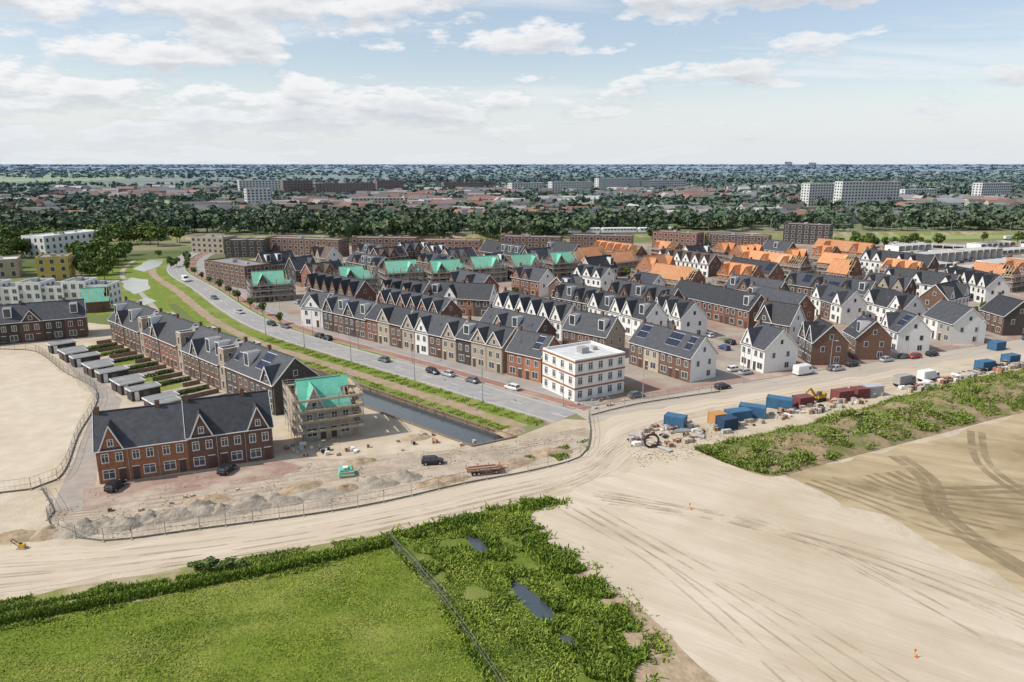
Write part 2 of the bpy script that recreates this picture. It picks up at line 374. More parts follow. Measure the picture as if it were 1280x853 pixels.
tm=mat('track_sand',(.41,.335,.24),(.47,.39,.29),.5,alpha=(.2,.40,.70,.6),spec=.05)
tmd=mat('track_damp',(.27,.205,.12),(.34,.265,.165),.5,alpha=(.15,.38,.62,.7),spec=.05)
tb=bmesh.new(); zc_=[.046]
def track(px,w=.9,lw=.22):
    pts=PL(px); zc_[0]+=.0006
    for o in(-w,w): strip('',pts,o-lw,o+lw,zc_[0],None,3,.15,buf=tb)
for k in range(5):
    o=random.uniform(-25,25)
    track([(735+k*9,612+k*5),(880+k*22+o,640+k*5),(1060+k*16,695+o*.8+k*9),(1290+k*10,775+o+k*18),(1420+k*20,840+k*20)],lw=random.uniform(.12,.28))
for k in range(3):
    track([(700+k*22,632+k*3),(800+k*26,690+k*4),(900+k*44,770),(1010+k*70,870)],lw=.18)
for k in range(4):
    track([(-60,704+k*14),(150,692+k*10),(400,660+k*7),(620,614+k*6),(730,588+k*4),(775,550+k*4),(860,520+k),(1000,492+k*3),(1280,443+k*2)],lw=.16)
for k in range(5):
    track([(60,648-k*2),(200,636-k*5),(420,602-k*4),(640,566-k*3),(735,545-k*2)],lw=.2)
me=bpy.data.meshes.new('tyre_tracks'); tb.to_mesh(me); tb.free(); me.materials.append(tm); COL.objects.link(bpy.data.objects.new('tyre_tracks',me))
tb=bmesh.new()
for k in range(5):
    o=random.uniform(-8,8)
    track([(1010+k*26,602-k*3),(1090+k*18+o,628-k*4),(1175+k*18+o,660-k*12),(1300+k*8,690-k*20),(1450,700-k*24)],lw=random.uniform(.25,.7))
track([(1120,570),(1160,600),(1175,640),(1240,690),(1330,740)],lw=.8); track([(1220,540),(1230,580),(1290,620),(1400,640)],lw=.6)
me=bpy.data.meshes.new('tyre_tracks'); tb.to_mesh(me); tb.free(); me.materials.append(tmd); COL.objects.link(bpy.data.objects.new('tyre_tracks',me))

# ------------------------------------------------------------------ buildings
RECTS=[]
def reserve(A,B,depth):
    ex=(B-A).normalized(); ey=V2((-ex.y,ex.x)); L=(B-A).length
    for t in np.linspace(0,L,max(2,int(L/4)+1)): RECTS.append(A+ex*t+ey*depth/2)
def parentE(name,A,B):
    e=bpy.data.objects.new(name,None); COL.objects.link(e); d=B-A
    e.location=(A.x,A.y,0); e.rotation_euler=(0,0,math.atan2(d.y,d.x)); e.empty_display_size=.5; return e
def boxT(b,T,a0,a1,o0,o1,z0,z1,mt):
    p=[T(a0,o0,z0),T(a1,o0,z0),T(a1,o1,z0),T(a0,o1,z0)]; q=[T(a0,o0,z1),T(a1,o0,z1),T(a1,o1,z1),T(a0,o1,z1)]
    b.hexa(p,q,mt)
def window(b,T,a,z,w,h,lod,fr=None):
    fr=fr or white
    if lod==0:
        boxT(b,T,a-w/2,a+w/2,0,.012,z,z+h,glass)
        for x in(a-w/2,a+w/2): boxT(b,T,x-.05,x+.05,0,.08,z-.05,z+h+.05,fr)
        for zz in(z,z+h): boxT(b,T,a-w/2+.052,a+w/2-.052,0,.078,zz-.05,zz+.05,fr)
        boxT(b,T,a-.035,a+.035,.013,.06,z+.052,z+h-.052,fr)
        boxT(b,T,a-w/2+.052,a+w/2-.052,.013,.055,z+h*.68,z+h*.68+.06,fr)
        boxT(b,T,a-w/2-.1,a+w/2+.1,0,.14,z-.14,z-.052,concrete)
    else:
        b.face([T(a-w/2-.1,.03,z-.1),T(a+w/2+.1,.03,z-.1),T(a+w/2+.1,.03,z+h+.1),T(a-w/2-.1,.03,z+h+.1)],fr)
        if lod==1 and w>.9:
            for x0,x1 in((a-w/2,a-.05),(a+.05,a+w/2)): b.face([T(x0,.05,z),T(x1,.05,z),T(x1,.05,z+h),T(x0,.05,z+h)],glass)
        else: b.face([T(a-w/2,.05,z),T(a+w/2,.05,z),T(a+w/2,.05,z+h),T(a-w/2,.05,z+h)],glass)
def block(name,A,B,depth=9.0,eave=5.8,ridge=10.2,walls='brown',rf=None,w=5.4,lod=1,gab=None,sol=.5,dorm=.25,chimneys=True,endwall=None,gutter=True,gw=.8,verge_m=None,open_=0):
    A=V2(A);B=V2(B); L=(B-A).length; n=max(1,round(L/w)); uw=L/n; rf=rf or roof; sol=sol*.5
    reserve(A,B,depth)
    e=parentE(name,A,B)
    wb,rb,nb,tb_,sb,db,fb=Buf(),Buf(),Buf(),Buf(),Buf(),Buf(),Buf()
    if isinstance(walls,str): walls=[walls]
    T_f=lambda a,o,z:(a,-o,z); T_b=lambda a,o,z:(a,depth+o,z); T_l=lambda a,o,z:(-o,a,z); T_r=lambda a,o,z:(L+o,a,z)
    mid_=depth/2; sl=(ridge-eave)/mid_
    for i in range(n):
        x0,x1=i*uw,(i+1)*uw; xm=(x0+x1)/2; wm=W[walls[i%len(walls)]]
        wb.face([(x0,0,0),(x1,0,0),(x1,0,eave),(x0,0,eave)],wm); wb.face([(x1,depth,0),(x0,depth,0),(x0,depth,eave),(x1,depth,eave)],wm)
        g=gab[i%len(gab)] if gab else 0
        if g:
            hw=uw*gw/2; hp=eave+(ridge-eave)*(g if g<=1 else 1); gx=xm
            yb=(hp-eave)/sl
            wb.face([(gx-hw,-.12,0),(gx+hw,-.12,0),(gx+hw,-.12,eave),(gx,-.12,hp),(gx-hw,-.12,eave)],wm)
            for sgn in(-1,1): wb.face([(gx+sgn*hw,-.12,0),(gx+sgn*hw,0,0),(gx+sgn*hw,.1,eave),(gx+sgn*hw,-.12,eave)],wm)
            for sgn in(-1,1):
                o=hw+.2; zz=eave-.2*(hp-eave)/hw
                pts=[(gx+sgn*o,-.35,zz+.1),(gx,-.35,hp+.12),(gx,yb,hp+.12),(gx+sgn*o,-.1,zz+.1)]
                rb.slab(pts,.14,rf)
                if lod<=1: tb_.bar((gx+sgn*o,-.38,zz+.05),(gx,-.38,hp+.07),.10,verge_m or white,.2)
            Tg=lambda a,o,z:(a,-o-.12,z)
            window(nb,Tg,gx,eave+.35,.8,1.1,lod)
        Tf=Tg if g else T_f
        door_side=.22 if i%2 else .78
        dx=x0+uw*door_side; wx=x0+uw*(1-door_side)-(.12 if i%2 else -.12)*uw
        boxT(db,Tf,dx-.5,dx+.5,0,.04,.05,2.25,doorm)
        if lod<=1:
            boxT(db,Tf,dx-.6,dx+.6,0,.09,2.27,2.4,white)
        if eave>4:
            window(nb,Tf,wx,.8,1.7,1.5,lod)
            for q in(.27,.73): window(nb,Tf,x0+uw*q,3.6,1.0,1.45,lod)
            if eave>8: 
                for q in(.27,.73): window(nb,Tf,x0+uw*q,6.3,1.0,1.4,lod)
        if lod<2:
            window(nb,T_b,xm,.3,2.2,2.0,max(lod,1))
            for q in(.27,.73): window(nb,T_b,x0+uw*q,3.6,1.0,1.3,max(lod,1))
        if lod==0 and i: tb_.bar((x0,-.16,0),(x0,-.16,eave-.3),.09,steel)
        if sol and random.random()<sol and not g:
            k=random.choice([2,3,3,4]); rowsn=random.choice([1,2,2])
            pw=min(1.0,(uw-1)/k)
            for rr in range(rowsn):
                for cc in range(k):
                    xa=xm-k*pw/2+cc*pw+.04; xb=xa+pw-.08; ya=mid_*(.28+.31*rr); yb2=ya+mid_*.28
                    za=eave+sl*ya+.24; zb=eave+sl*yb2+.24
                    sb.slab([(xa,ya,za),(xb,ya,za),(xb,yb2,zb),(xa,yb2,zb)],.06,solar)
            if lod<2:
                ya=mid_*.27; yb2=mid_*(.28+.31*rowsn); sb.slab([(xm-k*pw/2,ya,eave+sl*ya+.165),(xm+k*pw/2,ya,eave+sl*ya+.165),(xm+k*pw/2,yb2,eave+sl*yb2+.165),(xm-k*pw/2,yb2,eave+sl*yb2+.165)],.02,alu)
        elif dorm and random.random()<dorm and not g:
            y0=mid_*.22; y1=mid_*.85; zt=eave+sl*y1+.25; zb=eave+sl*y0
            tb_.box(xm-1.0,xm+1.0,y0,y1,zb,zt,white,roof_flat)
            nb.face([(xm-.8,y0-.02,zb+.35),(xm+.8,y0-.02,zb+.35),(xm+.8,y0-.02,zt-.2),(xm-.8,y0-.02,zt-.2)],glass)
        elif random.random()<.5 and lod<2 and not g and not open_:
            ya=mid_*.4; yb2=mid_*.58; rb.slab([(xm-.4,ya,eave+sl*ya+.2),(xm+.4,ya,eave+sl*ya+.2),(xm+.4,yb2,eave+sl*yb2+.2),(xm-.4,yb2,eave+sl*yb2+.2)],.05,glass)
        if chimneys and (i%2==0):
            tb_.box(x0+.05,x0+.75,mid_-.35,mid_+.35,ridge-.6,ridge+1.0,chim,black)
    for xx,sgn in((0,-1),(L,1)):
        wm=W[endwall or walls[0 if sgn<0 else (n-1)%len(walls)]]
        wb.face([(xx,0,0),(xx,depth,0),(xx,depth,eave),(xx,mid_,ridge),(xx,0,eave)],wm)
        T=T_l if sgn<0 else T_r
        window(nb,T,depth*.28,3.6,.9,1.3,lod); window(nb,T,depth*.7,.8,1.2,1.4,lod); window(nb,T,mid_,eave+.9,.8,1.1,lod)
        window(nb,T,depth*.72,3.6,.9,1.3,lod)
    ov=.35; oe=.2
    xend=L+oe if not open_ else L*(1-open_)
    for y0,ys in((-ov,-1),(depth+ov,1)):
        ze=eave-sl*ov+.16
        if not open_:
            rb.slab([(-oe,y0,ze),(L+oe,y0,ze),(L+oe,mid_,ridge+.16),(-oe,mid_,ridge+.16)],.15,rf)
        else:
            for rr in range(3):
                xe=max(1.5,min(L+oe,xend+random.uniform(-1.5,1.5))); ta,tb2=rr/3,(rr+1)/3
                ya=y0+(mid_-y0)*ta; yb2=y0+(mid_-y0)*tb2; za=ze+(ridge+.16-ze)*ta; zb=ze+(ridge+.16-ze)*tb2
                rb.slab([(-oe,ya,za),(xe,ya,za),(xe+random.uniform(-.4,.4),yb2,zb),(-oe,yb2,zb)],.06,rf)
            for xr in np.arange(0,L+.1,.7 if lod<2 else 1.1): fb.bar((xr,y0,ze-.12),(xr,mid_,ridge+.03),.12 if lod<2 else .2,plank)
            for t in(.3,.65): fb.bar((0,y0+(mid_-y0)*t,ze-.2+(ridge+.16-ze)*t),(L,y0+(mid_-y0)*t,ze-.2+(ridge+.16-ze)*t),.16,plank)
        if gutter and not open_: tb_.bar((-oe,y0+.07*ys,ze-.1),(L+oe,y0+.07*ys,ze-.1),.14,white,.13)
        if not open_:
            for xx in(-oe-.05,L+oe+.05): tb_.bar((xx,y0,ze-.04),(xx,mid_,ridge+.12),.08,verge_m or white,.2)
    rb.bar((-oe,mid_,ridge+.2),(xend,mid_,ridge+.2),.25,rf,.12)
    for bf,nm in((wb,'walls'),(rb,'roof'),(nb,'windows'),(tb_,'trim'),(sb,'solar_panels'),(db,'doors'),(fb,'rafters')): bf.emit(nm,e)
    return e
def flatblock(name,A,B,depth,h,storeys,wall,bay=3.0,lod=1,roofm=None,bands=None,ww=1.5,balc=False):
    A=V2(A);B=V2(B); L=(B-A).length; reserve(A,B,depth); e=parentE(name,A,B); wm=W[wall] if isinstance(wall,str) else wall
    wb,nb,tb_=Buf(),Buf(),Buf(); wb.box(0,L,0,depth,0,h,wm,roofm or roof_flat)
    for (a0,a1,b0,b1) in((0,L,0,.3),(0,L,depth-.3,depth),(0,.3,.301,depth-.301),(L-.3,L,.301,depth-.301)): wb.box(a0,a1,b0,b1,h+.002,h+.5,wm,white if lod<2 else wm)
    sh=h/storeys
    for T,ln in((lambda a,o,z:(a,-o,z),L),(lambda a,o,z:(a,depth+o,z),L),(lambda a,o,z:(-o,a,z),depth),(lambda a,o,z:(L+o,a,z),depth)):
        k=max(1,int(ln/bay)); bw=ln/k
        for s_ in range(storeys):
            for i in range(k): window(nb,T,(i+.5)*bw,s_*sh+.8,min(ww,bw*.7),sh*.55,lod)
            if bands: boxT(tb_,T,-.08,ln+.08,0,.10,s_*sh+sh-.25,s_*sh+sh+.12,bands)
            if balc and s_>0: boxT(tb_,T,0.3,ln-.3,.02,.9,s_*sh-.1,s_*sh+.9,white)
    tb_.box(L*.4,L*.4+2,depth*.4,depth*.4+2,h+.001,h+1.3,steel)
    tb_.box(L*.7,L*.7+1.2,depth*.5,depth*.5+1.2,h+.001,h+.8,concrete)
    for bf,nm in((wb,'walls'),(nb,'windows'),(tb_,'trim')): bf.emit(nm,e)
    return e
def scaffold(A,B,depth,h,lod=0,deck=True,g=1.1):
    A=V2(A);B=V2(B); L=(B-A).length; e=parentE('scaffolding',A,B); b=Buf(); r=.075 if lod==0 else .14
    xs=np.linspace(-g,L+g,max(2,int(L/2.4)+1)); ys=np.linspace(-g,depth+g,max(2,int(depth/2.4)+1)); lv=np.arange(2.0,h+.1,2.0)
    for o in(0,.9):
        X0,X1,Y0,Y1=-g+o-.5,L+g-o+.5,-g+o-.5,depth+g-o+.5
        for x in xs:
            for y in(Y0,Y1): b.bar((x,y,0),(x,y,h+random.uniform(.6,1.6)),r,steel)
        for y in ys:
            for x in(X0,X1): b.bar((x,y,0),(x,y,h+random.uniform(.6,1.6)),r,steel)
        for z in lv:
            for dz in((0,.5,1.0) if o==0 else(0,)):
                b.bar((X0,Y0,z+dz),(X1,Y0,z+dz),r,steel); b.bar((X0,Y1,z+dz),(X1,Y1,z+dz),r,steel)
                b.bar((X0,Y0,z+dz),(X0,Y1,z+dz),r,steel); b.bar((X1,Y0,z+dz),(X1,Y1,z+dz),r,steel)
        if o==0:
            for i in range(len(xs)-1):
                for y in(Y0,Y1):
                    if i%2==0: b.bar((xs[i],y,0),(xs[i+1],y,h),r*.8,steel)
    if deck:
        for z in lv:
            b.box(-g-.5,L+g+.5,-g-.5,-g+.4,z+.08,z+.16,plank); b.box(-g-.5,L+g+.5,depth+g-.4,depth+g+.5,z+.08,z+.16,plank)
            b.box(-g-.5,-g+.4,-g+.42,depth+g-.42,z+.08,z+.16,plank); b.box(L+g-.4,L+g+.5,-g+.42,depth+g-.42,z+.08,z+.16,plank)
            b.box(-g-.55,L+g+.55,-g-.56,-g-.52,z+.17,z+.38,plank); b.box(L+g+.52,L+g+.56,-g-.5,depth+g+.5,z+.17,z+.38,plank)
    b.emit('tubes',e); return e

mA,mB,mC=V2(P(125,606)),V2(P(238,589)),V2(P(343,573))
block('brick_row_house',mA,mB,9,5.9,10.6,'orange',lod=0,gab=[.78,0,0],w=4.6,sol=0,dorm=0,gw=.72)
block('brick_row_house',mB+(mC-mB).normalized()*.02,mC,9,6.1,10.9,'brown',lod=0,gab=[.75,0,.75],w=4.6,sol=0,dorm=0,gw=.72)
A0,B0=V2(P(140,425)),V2(P(345,520)); dd=(B0-A0)
segs=[(0,.24,'brown',.0),(.27,.50,'red',.6),(.53,.74,'brown',.5),(.775,1.0,'dark',0)]
for i,(a,b_,wl,g) in enumerate(segs):
    block('canal_row_house',A0+dd*a,A0+dd*b_,10,6.2+(.4 if i%2 else 0),11.2,[wl,'brown',wl],lod=1,gab=[0,.7,0,0] if i<3 else [0,0,0,.7],w=5.2,sol=.9,dorm=.35)
for a in(.24,.50,.74):
    p=A0+dd*(a+.002); q=A0+dd*(a+.031); flatblock('stair_tower',p,q,9,9.6,3,'tan',lod=1,ww=.8)
sA,sB=V2(P(380,552)),V2(P(455,546))
block('house_under_construction',sA,sA+t25*9.2,9,5.8,10.4,['grey','beige'],rf=roof_g,lod=1,w=4.6,sol=0,dorm=0,gab=[.95,0],chimneys=False,open_=.12)
scaffold(sA,sA+t25*9.2,9,8.0,g=1.3)
A1,B1=V2(P(405,412)),V2(P(672,478)); dv=(B1-A1); ln=dv.length; ux=dv.normalized()
sty=[['dark','brown'],['red','beige','brown'],['beige','white','brown'],['dark','beige','beige'],['red','orange']]
pos=0
for i,(k,st_) in enumerate(zip((4,3,4,3,2),sty)):
    l=k*5.3; block('road_side_house',A1+ux*pos,A1+ux*(pos+l),9,6.2+.5*(i%2),10.4,st_,lod=1,gab=[[.9,0,.9,0],[0,.95,0],[.9,.9,0,.9],[0,.9,.9],[0,0]][i],w=5.3,sol=.1,dorm=.3,gw=.95,chimneys=True); pos+=l+(0.05 if i!=3 else 1.5)
block('white_house',P(377,407),P(404,410),8,6.2,10.4,'white',lod=1,gab=[.9],sol=0,w=6)
fc=V2(P(718,503)); fr=V2(P(778,491))
dirn=(fr-fc).normalized()
flatblock('white_apartment_building',fc,fc+dirn*13.6,12.6,8.9,3,'white',bay=2.6,lod=0,bands=W['orange'],ww=1.2,roofm=roof_white)
E=[
 (617,405,702,428,9,['white'],[.95,.95],None,0),
 (703,437,757,449,8.5,['brown','red'],None,'tan',.9),
 (786,455,862,479,9,['brown','beige','brown'],None,'white',.9),
 (925,456,954,467,10,['white'],[.9,0],'white',.2),
 (997,446,1014,457,9,['dark'],[.9],'brown',.5),
 (1052,440,1068,450,9,['brown'],None,'brown',.5),
 (1098,432,1120,442,9,['white'],[.9,0],'white',.5),
 (1152,418,1188,431,10,['white','grey'],None,'white',.6),
 (1222,410,1252,420,10,['brown'],None,'dark',.5),
 (1290,402,1330,414,10,['white'],None,'dark',.5),
 (735,405,805,425,9,['white'],[.95,0,.95],'white',.1),
 (690,392,740,403,9,['dark'],[.9,0,.9],'brown',.1),
 (815,410,850,424,9,['white'],[.95],'white',.3),
 (837,388,935,412,9,['red','brown'],None,'brown',.35),
 (925,395,990,412,9,['brown'],None,'red',.7),
 (1012,392,1050,405,9,['white','brown'],[.9,0],'white',.6),
 (1075,398,1125,412,9,['white','white'],[.9,0],'white',.6),
 (560,372,600,381,9,['brown','dark'],[.9,0],'red',.1),
 (533,392,612,397,9,['dark','white','red'],[0,.9,0],'white',.4),
 (475,385,525,394,9,['beige','dark'],[.9],'beige',.1),
 (1175,365,1230,380,9,['white'],[.95],'white',.2),
 (905,352,960,362,9,['red'],None,'red',.2),
]
for (u1,v1,u2,v2,dp,wl,gb,ew,so) in E:
    A=V2(P(u1,v1));B=V2(P(u2,v2)); lod=1 if A.y<240 else 2
    block('terraced_house' if len(wl)>1 else wl[0].replace('beige','beige_brick').replace('brown','brown_brick').replace('red','red_brick').replace('dark','dark_brick')+'_house',A,B,dp,6.0,10.4,wl,lod=lod,gab=gb,endwall=ew,sol=so,w=5.3,gw=.92)
for (u,v) in[(343,374),(453,366),(510,357),(567,356),(618,350),(668,347),(717,343),(128,388)]:
    sm=u<200
    A=V2(P(u-24,v+4)); B=A+t25*(8 if sm else 13); block('house_under_construction',A,B,9 if not sm else 7,6 if not sm else 4,10.6 if not sm else 8,['brown','grey'],rf=roof_g,lod=2,sol=0,dorm=0,chimneys=False,w=6.5,gab=[.9,0] if u%2 else [0,.9],open_=random.uniform(.05,.2),gw=.7)
    if u>200: scaffold(A,B,9,7,lod=1)
FB=[(258,352,308,362,12,9,3,'brown'),(282,322,330,322,12,9,3,'dark'),(333,318,424,322,11,9,3,'brown'),(440,318,520,319,11,9,3,'brown'),(525,319,600,320,11,8,3,'red'),(625,316,700,318,11,9,3,'brown'),
 (712,314,790,316,11,9,3,'brown'),(815,308,870,312,11,9,3,'red'),(880,310,960,314,11,8,3,'brown'),(978,304,1036,307,14,12,4,'dark'),(240,316,280,318,12,9,3,'beige')]
for (u1,v1,u2,v2,dp,h,s_,wl) in FB:
    flatblock('brick_apartment_block',P(u1,v1),P(u2,v2),dp,h,s_,wl,lod=2,bay=3.6,ww=1.8)
block('brown_brick_row',P(-90,440),P(110,421),10,6.2,10.4,['brown','dark'],lod=1,sol=.2,dorm=.4,gab=[0,.7,0])
for i in range(7):
    u=-60+i*28; A=V2(P(u,389-i*.8)); flatblock('white_townhouse',A,A+V2((8.2,.6)),10,7.5+1.5*(i%2),3,'white',lod=1,ww=1.3,roofm=roof_flat,bay=2.7)
flatblock('white_office_building',P(58,322),P(132,312),16,11,3,'white',lod=2,bay=4,roofm=roof_white)
flatblock('yellow_school_building',P(48,352),P(88,350),14,10,3,mat('wall_yellow',(.55,.42,.12),(.45,.34,.10),1),lod=2,bay=4)
flatblock('office_building',P(-60,352),P(25,347),14,8,2,'beige',lod=2,bay=4,roofm=roof_white)
flatblock('office_building',P(-120,330),P(0,322),16,9,3,'red',lod=2,bay=4)
def foundation(A,L,ang):
    e=bpy.data.objects.new('unfinished_house_walls',None); COL.objects.link(e); e.location=(A.x,A.y,0); e.rotation_euler=(0,0,ang); b=Buf(); n=max(2,int(L/5.4)); D=9; hgt=random.choice([2.8,2.8,5.6])
    for i in range(n+1): b.box(i*5.4-.15,i*5.4+.15,0,D,0,hgt,white)
    b.box(.16,n*5.4-.16,-.02,.2,0,.9,W['grey']); b.box(.16,n*5.4-.16,D-.2,D+.02,0,1.2,W['grey'])
    for i in range(n): b.box(i*5.4+.16,i*5.4+5.24,.3,D-.3,hgt-.3,hgt-.05,concrete)
    b.emit('walls',e); reserve(A,A+V2((math.cos(ang),math.sin(ang)))*L,9)
for k in range(26):
    u=random.uniform(1080,1500); v=random.uniform(305,345); foundation(V2(P(u,v)),random.choice([22,27,33,38]),math.radians(25+random.choice([0,0,0,-60])))
region=[Q(s,30) for s in(2,30,60,90,120,160,200,240)]+[V2(P(430,322)),V2(P(1000,318)),V2(P(1090,318)),V2(P(1110,346)),V2(P(1500,338)),V2(P(1600,388)),V2(P(1290,408)),V2(P(1100,425)),V2(P(900,438)),V2(P(800,440)),V2(P(700,425))]
regl=[(p.x,p.y) for p in region]
BL=[]
for k in range(-3,20):
    Fk=V2((16,150))+t25*21*k; th=math.radians(137-max(0,min(k,14))*1.3); dk=V2((math.cos(th),math.sin(th)))
    s=5.0
    while s<420:
        nu=random.choice([2,3,4,5,6]); l=nu*5.3; B=Fk+dk*s; A=Fk+dk*(s+l)
        if random.random()<.22:
            cpt=(A+B)/2; r90=V2((dk.y,-dk.x)); l=min(l,16); A=cpt-r90*l/2; B=cpt+r90*l/2
        ex=(B-A).normalized(); ey=V2((-ex.y,ex.x))
        pts=[A,B,A+ey*9,B+ey*9]
        ok=all(inpoly(np.array([p.x]),np.array([p.y]),regl)[0] for p in pts)
        if ok:
            for t in np.linspace(0,l,6):
                q=A+ex*t+ey*4.5
                if any((q-r_).length<11.5 for r_ in RECTS): ok=False;break
        if ok:
            m_=(A+B)/2; rf=roof; wl=random.choice([['white'],['white'],['brown','beige'],['red','brown'],['dark','brown'],['beige'],['white','dark'],['brown'],['red']])
            nm='terraced_house'; uc=False; orange=(40<m_.x<245 and 275<m_.y<435)
            if orange and random.random()<.82: rf=roof_o; wl=['orange','red']; nm='house_under_construction'; uc=True
            elif m_.y>300 and m_.x>0 and random.random()<.15: rf=roof_o; wl=['orange','brown']; nm='house_under_construction'; uc=True
            elif random.random()<.15: rf=roof_b
            gb=random.choice([None,None,[.95],[.9,0],[0,.9,0],[.9,.9,0]])
            block(nm,A,B,9,random.choice([5.8,6,6.3]),random.choice([10,10.4,10.8]),wl,rf=rf,lod=1 if m_.y<230 else 2,gab=gb,sol=0 if uc else random.choice([0,0,.5,.9]),dorm=0 if uc else .25,w=5.3,gw=.92,chimneys=not uc,endwall=random.choice([None,None,'white','brown']) if not uc else None,open_=random.uniform(.02,.3) if uc else 0)
            if uc: scaffold(A,B,9,4 if random.random()<.6 else 6,lod=1,deck=True)
            BL.append((A,B,ex,ey))
            s+=l+random.choice([3,6,9])
        else: s+=4
gf=Buf(); hp_=[]
for (A,B,ex,ey) in BL:
    L=(B-A).length; n=int(L/5.3)
    for i in range(n+1):
        a=A+ex*(i*5.3)+ey*9.2; b2=a+ey*4.2
        gf.bar((*a,.9),(*b2,.9),.08,timber,1.8)
    if random.random()<.6:
        a=A+ey*13.6; b2=B+ey*13.6; gf.bar((*a,.9),(*b2,.9),.1,timber,1.8)
    if random.random()<.7:
        a=A-ey*2.4; 
        for t in np.arange(0,L,.9): hp_.append((a.x+ex.x*t,a.y+ex.y*t,.5))
    for i in range(n):
        if random.random()<.3: p=A+ex*(i*5.3+.5)+ey*9.6; sheet('garden_lawn',[p,p+ex*4,p+ex*4+ey*3.6,p+ey*3.6],.03,lawn,0)
gf.emit('garden_fences')
def shed(A,ang,l=5.2,w_=3.0):
    e=bpy.data.objects.new('garden_shed',None); COL.objects.link(e); e.location=(A.x,A.y,0); e.rotation_euler=(0,0,ang)
    b=Buf(); b.box(0,l,0,w_,0,2.4,W['dark']); b.emit('walls',e)
    b=Buf(); b.box(-.2,l+.2,-.2,w_+.2,2.4,2.52,roof_flat); b.box(-.2,l+.2,-.25,-.2,2.3,2.62,white); b.box(-.2,l+.2,w_+.2,w_+.25,2.3,2.62,white); b.box(-.25,-.2,-.2,w_+.2,2.3,2.62,white); b.box(l+.2,l+.25,-.2,w_+.2,2.3,2.62,white); b.emit('roof',e)
    b=Buf(); b.box(.6,1.5,-.04,0,.05,2.1,white); b.box(2.4,3.6,-.04,0,.9,2.0,glass); b.emit('door',e)
en=V2((dd.y,-dd.x)).normalized(); en=-en if en.x>0 else en
eu=dd.normalized()
for i in range(9):
    s=6+i*9.8; p=A0+eu*s+en*17; shed(p,math.atan2(-en.y,-en.x),6.0,3.0)
    if i%2: shed(p+eu*3.4,math.atan2(-en.y,-en.x),5.0,2.6)
gb_=Buf()
for i in range(19):
    p=A0+eu*(3+i*4.9)+en*1; q=p+en*(4+3*(i%3)); gb_.bar((*p,.5),(*q,.5),.07,plank if i%2 else timber,1.0)
gb_.emit('garden_fences')
for i in range(18):
    if random.random()<.6:
        p=A0+eu*(3.3+i*4.9)+en*4; q=p+en*6; sheet('garden_lawn',[p,q,q+eu*4.3,p+eu*4.3],.032,lawn,.1)
    for t in np.arange(0,4.4,.7):
        if i%3!=1: p=A0+eu*(3.3+i*4.9+t)+en*11.5; hp_.append((p.x,p.y,.5))
    if i%2:
        for t in np.arange(2,10.5,.7): p=A0+eu*(3.3+i*4.9)+en*t; hp_.append((p.x,p.y,.4))

# ------------------------------------------------------------------ vegetation
def crown(n,size,lobes=8,flat=.8):
    cs=rng.normal(size=(lobes,3)); cs/=np.linalg.norm(cs,axis=1)[:,None]; cs*=rng.uniform(.25,.62,(lobes,1)); cs[:,2]*=flat
    li=rng.integers(0,lobes,n); r=rng.uniform(.28,.48,lobes)
    d=rng.normal(size=(n,3)); d/=np.linalg.norm(d,axis=1)[:,None]
    p=cs[li]+d*r[li][:,None]*rng.uniform(.6,1.08,(n,1))
    nn=d+rng.normal(size=(n,3))*.5; nn/=np.linalg.norm(nn,axis=1)[:,None]
    t=np.cross(nn,rng.normal(size=(n,3))); t/=np.linalg.norm(t,axis=1)[:,None]; bt_=np.cross(nn,t)
    s=size*rng.uniform(.6,1.3,(n,1))
    return np.stack([p-t*s-bt_*s*.7,p+t*s*.8-bt_*s,p+t*s+bt_*s*.8,p-t*s*.7+bt_*s],1)
LIBN=[crown(420,.10,11) for _ in range(4)]; LIBM=[crown(110,.17,9) for _ in range(10)]; LIBF=[crown(34,.30,6) for _ in range(8)]
def trunkq(h,r):
    q=[]
    for k in range(5):
        a,b2=2*math.pi*k/5,2*math.pi*(k+1)/5
        q.append([[math.cos(a)*r,math.sin(a)*r,0],[math.cos(b2)*r,math.sin(b2)*r,0],[math.cos(b2)*r*.5,math.sin(b2)*r*.5,h],[math.cos(a)*r*.5,math.sin(a)*r*.5,h]])
    for k in range(4):
        a=k*1.57+.4; dx,dy=math.cos(a)*h*.45,math.sin(a)*h*.45; z0=h*.6
        q.append([[-r*.3,0,z0],[r*.3,0,z0],[dx+r*.1,dy,h*1.25],[dx-r*.1,dy,h*1.25]])
        q.append([[0,-r*.3,z0],[0,r*.3,z0],[dx,dy+r*.1,h*1.25],[dx,dy-r*.1,h*1.25]])
    return np.array(q)
def forest(name,trees,lib,lm,trunks=True):
    Qs=[];mi=[]
    for (x,y,h,w) in trees:
        q=lib[rng.integers(len(lib))]; a=rng.uniform(0,6.28); ca,sa=math.cos(a),math.sin(a)
        X=q[...,0]*ca-q[...,1]*sa; Y=q[...,0]*sa+q[...,1]*ca
        o=np.stack([X*w*.62+x,Y*w*.62+y,q[...,2]*h*.5+h*.58],-1); Qs.append(o); mi.append(np.zeros(len(o)))
        if trunks:
            t=trunkq(h*.42,max(.12,h*.022)); t[...,0]+=x; t[...,1]+=y; Qs.append(t); mi.append(np.ones(len(t)))
    return quads(name,np.concatenate(Qs),[lm,bark],np.concatenate(mi))
def scatter_img(poly,n,h0,h1,asp=.8):
    X,Y=sample(PL(poly),n); return [(x,y,(h:=random.uniform(h0,h1)),h*random.uniform(asp*.8,asp*1.2)) for x,y in zip(X,Y)]
T=[]
